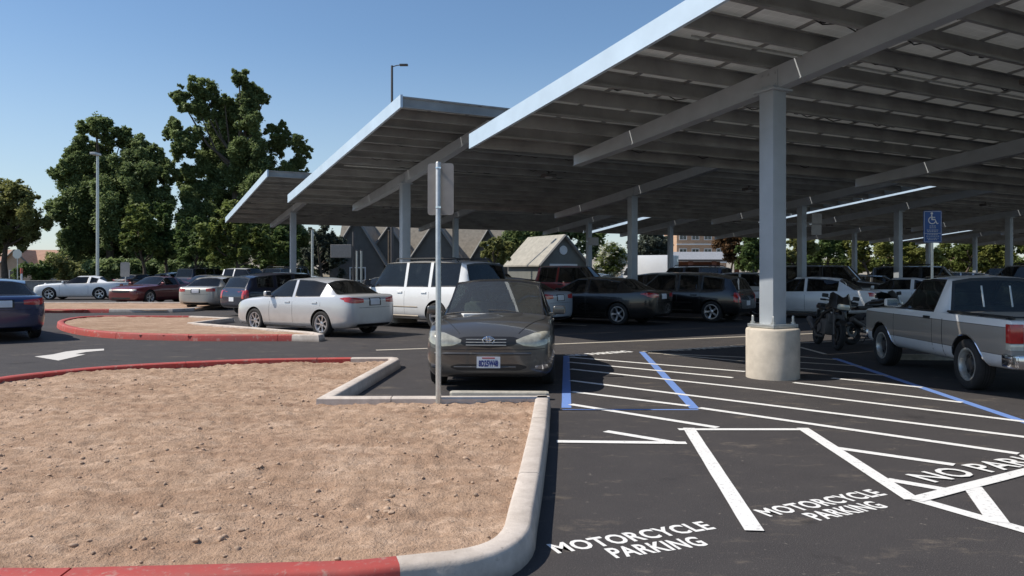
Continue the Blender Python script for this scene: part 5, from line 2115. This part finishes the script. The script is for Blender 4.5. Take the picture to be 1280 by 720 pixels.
def tree(label, X, Y, lobes, leaf, dens, lf, trunk_r, seed, group='trees around the parking lot', cat='tree', forks=7, name='tree', nsub=15):
    """lobes in world metres: ((x, y, z), radius)"""
    rng = random.Random(seed)
    t = empty(name, (X, Y, 0))
    tag(t, label, cat, group)
    L0 = [((c[0] - X, c[1] - Y, c[2]), r) for c, r in lobes]
    sub = []
    for c, r in L0:
        r_ = r[0]
        for k in range(nsub):
            d = Vector((rng.gauss(0, 1), rng.gauss(0, 1), rng.gauss(.25, 1))).normalized()
            q = r_ * (rng.uniform(.25, 1.0) if rng.random() < .72 else rng.uniform(1.0, 1.45))
            k_ = r_ * rng.uniform(.16, .42)
            sub.append(((c[0] + d.x * q, c[1] + d.y * q, c[2] + d.z * q), (k_, k_, k_ * rng.uniform(.9, 1.7))))
    mb = MB()
    foliage(mb, sub, dens, lf, rng, hollow=.15)
    mb.build('crown', leaf, t)
    mb = MB()
    top = max(c[2] for c, r in L0)
    hub = Vector((0, 0, top * .30))
    mb.tube([(0, 0, -.1), (trunk_r * .3, 0, top * .12), hub], [trunk_r * 1.25, trunk_r, trunk_r * .8], 10)
    ends = sorted(L0, key=lambda q: -q[0][2])
    tip = Vector(ends[0][0])
    lead = [hub, hub.lerp(tip, .35) + Vector((rng.uniform(-.5, .5), 0, 0)), hub.lerp(tip, .7) + Vector((rng.uniform(-.5, .5), 0, 0)), tip]
    mb.tube(lead, [trunk_r * .78, trunk_r * .55, trunk_r * .32, trunk_r * .08], 9)
    for c, r in (ends[:forks] + rng.sample(ends, min(4, len(ends)))):
        e = Vector(c)
        if e.z < hub.z + .3: continue
        f_ = max(0.02, min(.92, (e.z * .62 - hub.z) / max(.1, tip.z - hub.z)))
        k_ = min(int(f_ * 3), 2)
        s0 = lead[k_].lerp(lead[k_ + 1], f_ * 3 - k_)
        mid = s0.lerp(e, .5) + Vector((rng.uniform(-.3, .3), rng.uniform(-.3, .3), -.12 * (e - s0).length))
        b_ = trunk_r * (.5 - .35 * f_)
        mb.tube([s0, s0.lerp(mid, .55), mid, e], [b_, b_ * .8, b_ * .55, b_ * .2], 7)
    mb.build('trunk', M['bark'], t, smooth=True)
    return t


def pxl(lst, Y, rng, depth=.6):
    out = []
    for x, y, r in lst:
        q = at(x, y, Y)
        rr = r * Y / F
        out.append(((q.x, Y + rng.uniform(-depth, depth) * rr * 2.2, q.z), (rr * 1.0, rr * 1.15, rr * 1.0)))
    return out


rng = random.Random(21)
TA = [(128, 166, 17), (148, 174, 14), (108, 186, 14), (94, 204, 18), (82, 214, 12), (120, 205, 26), (160, 205, 20), (172, 184, 12), (196, 198, 11), (207, 218, 12), (182, 226, 24),
      (142, 240, 28), (102, 246, 28), (86, 268, 16), (122, 282, 30), (165, 272, 28), (198, 258, 16), (205, 244, 9), (142, 315, 30), (106, 312, 24), (178, 308, 24), (84, 300, 12), (92, 330, 16)]
tree('broad dark green tree with a domed crown at left behind the light pole', at(137, 340, 78).x, 78, pxl(TA, 78, rng), L_DARK, 4600, .135, .42, 31, nsub=21)
TB = [(243, 113, 10), (258, 117, 12), (230, 126, 9), (272, 126, 11), (250, 138, 12), (283, 128, 7), (280, 146, 14), (302, 100, 9), (309, 114, 11), (314, 130, 11), (303, 144, 13),
      (326, 128, 7), (331, 122, 5), (318, 158, 15), (223, 160, 9), (209, 168, 6), (216, 166, 6), (222, 186, 8), (238, 182, 14), (264, 178, 20), (288, 178, 20), (340, 162, 8), (351, 158, 6), (356, 170, 6), (346, 182, 11),
      (328, 192, 16), (300, 212, 24), (262, 214, 22), (374, 180, 9), (380, 188, 7), (373, 204, 9), (360, 220, 14), (240, 214, 10), (226, 222, 7), (247, 248, 20), (290, 256, 28), (330, 244, 22), (262, 292, 24),
      (310, 300, 26), (352, 282, 20), (236, 282, 12), (372, 300, 18), (290, 325, 22)]
tree('tallest dark tree with an open ragged crown behind the farthest left canopy', at(292, 340, 82).x, 82, pxl(TB, 82, rng), L_DARK, 4600, .135, .5, 32, forks=10, nsub=28)
TE = [(20, 246, 16), (2, 250, 18), (38, 258, 13), (48, 278, 12), (22, 278, 24), (-12, 275, 26), (-30, 255, 20), (5, 298, 16), (40, 296, 10), (-20, 300, 18)]
tree('rounded olive green tree at the left frame edge', at(5, 340, 70).x, 70, pxl(TE, 70, rng), L_OLIVE, 3800, .13, .3, 33)
for lb, lf_, lst, Y, sd in (
    ('dark broad tree far behind the maroon coupe, under the domed tree', L_DARK, [(110, 300, 22), (90, 318, 18), (135, 305, 22), (155, 322, 18), (120, 328, 18), (75, 330, 12)], 98, 61),
    ('dark broad tree far behind the white crew pickup', L_DARK, [(215, 295, 22), (200, 315, 20), (240, 310, 22), (260, 325, 16), (228, 328, 18), (185, 330, 14)], 98, 62),
    ('dark broad tree far behind the dark blue hatchback', L_DARK, [(320, 300, 22), (300, 318, 20), (345, 310, 22), (370, 318, 18), (330, 328, 18), (390, 328, 14), (278, 328, 14)], 98, 63),
    ('light green slender young tree left of the champagne sedan', L_LIGHT, [(178, 268, 12), (172, 285, 15), (186, 290, 15), (175, 305, 17), (192, 308, 12)], 64, 41),
    ('light green narrow tree in the gap between both big trees', L_MID, [(203, 262, 9), (205, 280, 13), (212, 296, 15), (200, 312, 14), (220, 310, 12)], 66, 42),
    ('bright green loose tree just left of the farthest left canopy', L_LIGHT, [(292, 262, 14), (280, 282, 16), (303, 285, 18), (268, 300, 16), (295, 308, 20), (318, 300, 16), (330, 312, 14)], 60, 43),
    ('green bushy tree between the two big trees behind the parked cars', L_MID, [(245, 292, 16), (232, 306, 15), (258, 308, 16), (245, 318, 16)], 62, 44),
    ('dark low tree behind the farthest left canopy column', L_MID, [(350, 300, 16), (342, 318, 14), (366, 316, 15)], 64, 45),
    ('grey green conifer like tree right of the farthest left canopy column', L_GREY, [(405, 296, 14), (398, 312, 16), (416, 314, 16), (404, 328, 16), (385, 322, 12)], 66, 46),
    ('dark tree filling the space left of the small gabled garage', L_DARK, [(720, 292, 16), (738, 300, 16), (652, 280, 22), (690, 278, 20), (650, 292, 20), (672, 300, 22), (638, 306, 16), (690, 296, 18), (660, 318, 20), (700, 315, 16)], 70, 47),
    ('small olive shrub tree in front of the gabled houses', L_OLIVE, [(622, 304, 10), (612, 312, 11), (630, 315, 12), (620, 322, 11)], 60, 48),
    ('grey green tree between canopy columns left of the brick building', L_GREY, [(812, 296, 14), (800, 308, 15), (822, 312, 15), (810, 325, 15), (832, 300, 10)], 84, 49),
    ('brownish tree right of the brick building', L_BROWN, [(902, 302, 13), (915, 298, 13), (925, 308, 12), (912, 316, 10)], 86, 50),
    ('mid green tree just left of the pedestal column', L_MID, [(938, 304, 14), (930, 318, 13), (946, 322, 13), (955, 308, 12)], 78, 51),
    ('olive tree just right of the pedestal column', L_OLIVE, [(990, 304, 13), (1000, 316, 13), (982, 318, 13), (1012, 306, 12)], 80, 52),
    ('dark green tree behind the column with two plates', L_MID, [(1030, 302, 13), (1040, 314, 13), (1022, 318, 13), (1052, 306, 11)], 84, 53),
    ('sunlit yellow green tree left of the thick far column', L_YEL, [(1080, 302, 14), (1070, 314, 13), (1092, 312, 15), (1082, 322, 12), (1104, 304, 11)], 82, 54),
    ('sunlit yellow green tree between the thick far column and the blue sign', L_YEL, [(1140, 302, 14), (1128, 312, 13), (1150, 314, 14), (1138, 322, 11)], 82, 55),
    ('light green tree right of the blue sign', L_LIGHT, [(1206, 304, 14), (1196, 314, 13), (1218, 312, 14), (1208, 320, 11)], 84, 56),
    ('sunlit yellow green tree near the right frame edge', L_YEL, [(1240, 303, 14), (1252, 312, 14), (1232, 316, 12), (1244, 322, 11)], 82, 57),
    ('light olive tree cut by the right frame edge', L_LIGHT, [(1276, 304, 15), (1290, 312, 15), (1268, 318, 12), (1300, 302, 14)], 84, 58),
):
    cx = sum(q[0] for q in lst) / len(lst)
    tree(lb, at(cx, 340, Y).x, Y, pxl(lst, Y, rng), lf_, 2400, .15, .16, sd)


def shrub(label, lst, Y, leaf, seed, lf=.13, name='shrub', extra=None):
    cx = sum(q[0] for q in lst) / len(lst)
    X = at(cx, 340, Y).x
    t = empty(name, (X, Y, 0))
    tag(t, label, 'shrub', 'shrubs and hedges')
    r2 = random.Random(seed)
    L0 = [((c[0] - X, c[1] - Y, c[2]), r) for c, r in pxl(lst, Y, r2)]
    mb = MB()
    foliage(mb, L0, 2600, lf, r2)
    if extra:
        foliage(mb, L0, 1100, lf * 1.1, r2, hollow=.85, m=1)
    mb.build('foliage', [leaf, extra] if extra else leaf, t)
    mb = MB()
    for k in range(5):
        a = r2.uniform(0, 6)
        mb.tube([(.1 * cos(a), .1 * sin(a), 0), (.5 * cos(a), .5 * sin(a), .9)], [.04, .015], 6)
    mb.build('stem', M['bark'], t)


shrub('clipped dark round hedge before the tan roofed house at left', [(40, 336, 9), (50, 337, 9), (32, 339, 8), (58, 340, 7), (46, 344, 9)], 62, L_MID, 71)
shrub('olive bushes left of the big dark tree above the white coupe', [(76, 328, 10), (88, 334, 9), (68, 338, 8), (96, 340, 8), (82, 344, 8)], 64, L_OLIVE, 72)
shrub('bush covered with white blossom between garage and canopy column', [(764, 316, 11), (756, 324, 10), (774, 322, 10), (765, 332, 11), (752, 334, 8)], 62, L_LIGHT, 73, extra=L_FLOWER)
shrub('dark low hedge under the big trees behind the far left cars', [(x, 336, 10) for x in range(110, 300, 15)], 72, L_DARK, 74, .2)
shrub('pale green bushes along the far street at right', [(x, 331, 8) for x in range(1040, 1300, 13)], 90, L_LIGHT, 75, .2)
shrub('dark green bushes along the far street right of the pavilion', [(x, 328, 9) for x in range(930, 1030, 13)], 92, L_MID, 76, .2)


# ------------------------------------------------------------------ houses
def gable(mb, x0, x1, y0, y1, ze, zr, axis, m=0, ov=.3):
    """roof slabs; axis 'x': the ridge runs along x"""
    th = .12
    if axis == 'x':
        yc = (y0 + y1) / 2
        for ya in (y0 - ov, y1 + ov):
            k = (zr - ze) / abs(yc - y0) * ov
            p = [(x0 - ov, ya, ze - k), (x1 + ov, ya, ze - k), (x1 + ov, yc, zr), (x0 - ov, yc, zr)]
            mb.add([(a, b, c) for a, b, c in p] + [(a, b, c + th) for a, b, c in p], [(0, 1, 2, 3), (7, 6, 5, 4), (0, 4, 5, 1), (1, 5, 6, 2), (3, 2, 6, 7), (0, 3, 7, 4)], m)
    else:
        xc = (x0 + x1) / 2
        for xa in (x0 - ov, x1 + ov):
            k = (zr - ze) / abs(xc - x0) * ov
            p = [(xa, y0 - ov, ze - k), (xa, y1 + ov, ze - k), (xc, y1 + ov, zr), (xc, y0 - ov, zr)]
            mb.add([(a, b, c) for a, b, c in p] + [(a, b, c + th) for a, b, c in p], [(0, 1, 2, 3), (7, 6, 5, 4), (0, 4, 5, 1), (1, 5, 6, 2), (3, 2, 6, 7), (0, 3, 7, 4)], m)


def gwall(mb, x0, x1, y0, y1, ze, zr, axis):
    mb.box(((x0 + x1) / 2, (y0 + y1) / 2, ze / 2), (x1 - x0, y1 - y0, ze))
    if axis == 'x':
        yc = (y0 + y1) / 2
        for x in (x0, x1):
            mb.add([(x, y0, ze), (x, y1, ze), (x, yc, zr)], [(0, 1, 2)])
    else:
        xc = (x0 + x1) / 2
        for y in (y0, y1):
            mb.add([(x0, y, ze), (x1, y, ze), (xc, y, zr)], [(0, 1, 2)])


def window(parent, c, w_, h, rz=0, mat=None):
    m = MB()
    for dx in (-1, 1): m.box((dx * (w_ / 2 + .05), 0, 0), (.10, .10, h + .2))
    for dz in (-1, 1): m.box((0, 0, dz * (h / 2 + .05)), (w_, .10, .10))
    m.box((0, 0, 0), (.06, .06, h))
    f_ = m.build('window', M['white_trim'], parent, loc=c, rz=rz)
    m = MB(); m.box((0, .02, 0), (w_, .04, h)); m.build('pane', M['winglass'], f_)


def house(label, loc, rz, secs, wall, roof, wins=(), name='house', trim=True, door=None):
    """secs: (x0, x1, y0, y1, eave, ridge, axis)"""
    t = empty(name, loc, rz)
    tag(t, label, 'house')
    mb = MB()
    for s in secs: gwall(mb, *s)
    wl = mb.build('wall', wall, t)
    mb = MB()
    for s in secs: gable(mb, s[0], s[1], s[2], s[3], s[4], s[5], s[6])
    mb.build('roof', roof, t)
    if trim:
        mb = MB()
        for x0, x1, y0, y1, ze, zr, ax in secs:
            if ax == 'y':
                xc = (x0 + x1) / 2
                k = (zr - ze) / (xc - x0) * .3
                for xa in (x0 - .3, x1 + .3):
                    mb.tube([(xa, y0 - .34, ze - k + .03), (xc, y0 - .34, zr + .03)], .10, 4)
        mb.build('barge_board', M['trimgrey'], t)
    for w_ in wins: window(wl, *w_)
    if door:
        mb = MB(); mb.bbox(door, (2.6, .08, 2.2), .02); mb.build('garage_door', M['white_trim'], t)
    return t


Y0 = 74
hx = lambda px: at(px, 340, Y0).x
t = house('dark grey house with several steep gables and tan roofs behind the white SUV', (hx(530), Y0, 0), 0,
          [(-8.5, 7.5, 2, 9, 3.0, 8.2, 'x'), (-5.6, -.6, -1.4, 5, 2.4, 5.9, 'y'), (-1.2, 3.8, -2.0, 5, 2.6, 6.3, 'y'), (4.4, 8.0, -1.2, 5, 2.6, 5.6, 'y')],
          M['siding_dk'], M['roof_tan'], [((-3.1, -1.42, 1.5), 1.2, 1.2), ((1.3, -2.02, 1.6), 1.2, 1.2), ((6.2, -1.22, 3.5), .5, 1.1)])
t = house('dark grey cottage with one tan gable left of the slim brown post', (hx(455), Y0 - 3, 0), 0,
          [(-2.6, 2.4, 0, 7, 2.6, 6.6, 'y')], M['siding_dk'], M['roof_tan'], [((0, -.02, 1.4), 1.3, 1.1)])
Yg = 62
t = house('small grey green gabled garage right of the dark tree', (at(704, 340, Yg).x, Yg, 0), radians(28),
          [(-2.1, 2.1, 0, 5.5, 2.35, 4.5, 'y')], M['siding'], M['roof_grey'], door=(0, -.05, 1.15))
wl = t.children[0]
mb = MB(); mb.lathe([(.28, -.06), (.36, -.06), (.36, .0), (.28, .0)], 20, 'Y', (0, 0, 3.35), closed=True); mb.lathe([(0, -.02), (.28, -.02)], 20, 'Y', (0, 0, 3.35)); mb.build('round_vent', M['white_trim'], t)
Yh = 95
t = house('low house with a terracotta tiled roof at the far left', (at(36, 340, Yh).x, Yh, 0), radians(8),
          [(-4, 4, 0, 7, 2.4, 4.3, 'x'), (-2.5, 1.2, -2, 3, 2.3, 4.2, 'y')], M['stucco'], M['roof_red'], [((-.6, -2.02, 1.2), 1.2, 1.1), ((2.6, -.02, 1.3), 1.2, 1.1)])
# brick building
Yb = 120
x0, x1 = at(846, 340, Yb).x, at(908, 340, Yb).x
t = empty('brick_building', ((x0 + x1) / 2, Yb, 0), 0)
tag(t, 'peach brick building of three storeys beyond the distant canopies', 'building')
bw, bh = (x1 - x0), 9.5
mb = MB(); mb.box((0, 5, bh / 2), (bw, 10, bh)); wl = mb.build('wall', M['brick'], t)
for i in range(4):
    for z in (1.7, 4.5, 7.3):
        window(wl, (-bw / 2 + bw * (i + .5) / 4, -.03, z), 1.0, 1.3)
for z in (3.1, 5.9):
    mb = MB(); mb.box((0, -.05, z), (bw + .1, .16, .22)); mb.build('string_course', M['white_trim'], t)
mb = MB(); mb.box((0, 5, bh + .25), (bw + .6, 10.6, .5)); mb.build('cornice', M['white_trim'], t)
# pavilion
Yp = 96
xp = at(874, 340, Yp).x
t = empty('pavilion', (xp, Yp, 0), radians(-4))
tag(t, 'open brick pavilion with a flat grey roof in front of the brick building', 'pavilion')
mb = MB()
pts = [(-4.6, -2.6, 3.1), (4.6, -2.6, 3.1), (4.6, 2.6, 3.1), (-4.6, 2.6, 3.1), (-3.4, -.4, 4.1), (3.4, -.4, 4.1), (3.4, .4, 4.1), (-3.4, .4, 4.1)]
mb.add(pts, [(0, 3, 2, 1), (4, 5, 6, 7), (0, 1, 5, 4), (1, 2, 6, 5), (2, 3, 7, 6), (3, 0, 4, 7)])
mb.build('roof', simple('metal_roof', (.33, .34, .36), .5, .2), t)
mb = MB(); mb.box((0, -2.62, 3.0), (9.3, .1, .24)); mb.build('fascia', M['lamp'], t)
dk = simple('dark_brick', (.20, .09, .065), .9, var=.2)
for x in (-4.1, -1.4, 1.4, 4.1):
    mb = MB(); mb.box((x, -2.2, 1.45), (.5, .5, 2.9)); mb.build('pier', dk, t)
mb = MB(); mb.box((-.6, 1.9, 1.45), (7, .3, 2.9)); mb.build('back_wall', dk, t)
# low street wall at left and pale buildings at right
mb = MB()
mb.bbox((0, 0, .45), (9.5, .25, .9), .03)
mb.bbox((0, 0, .93), (9.6, .34, .08), .02)
o = mb.build('garden_wall', simple('block_wall', (.26, .24, .22), .9, var=.15), loc=(at(75, 340, 58).x, 58, 0))
tag(o, 'low grey block wall behind the white coupe at left', 'wall')
for px, wpx, Yq, lb, rf_ in ((1148, 22, 105, 'white far building between the thick far column and the blue sign post', 'roof_red'), (1198, 18, 108, 'cream far building with a red roof right of the blue sign', 'roof_red'),
                             (1040, 20, 110, 'pale far building glimpsed behind the column with two plates', 'roof_grey')):
    ww = wpx / F * Yq
    house(lb, (at(px, 340, Yq).x, Yq, 0), 0, [(-ww, ww, 0, 6, 2.6, 3.6, 'x')], M['white_trim'] if px < 1190 else M['stucco'], M[rf_], [((-ww * .4, -.02, 1.4), .9, 1.0), ((ww * .4, -.02, 1.4), .9, 1.0)], trim=False)
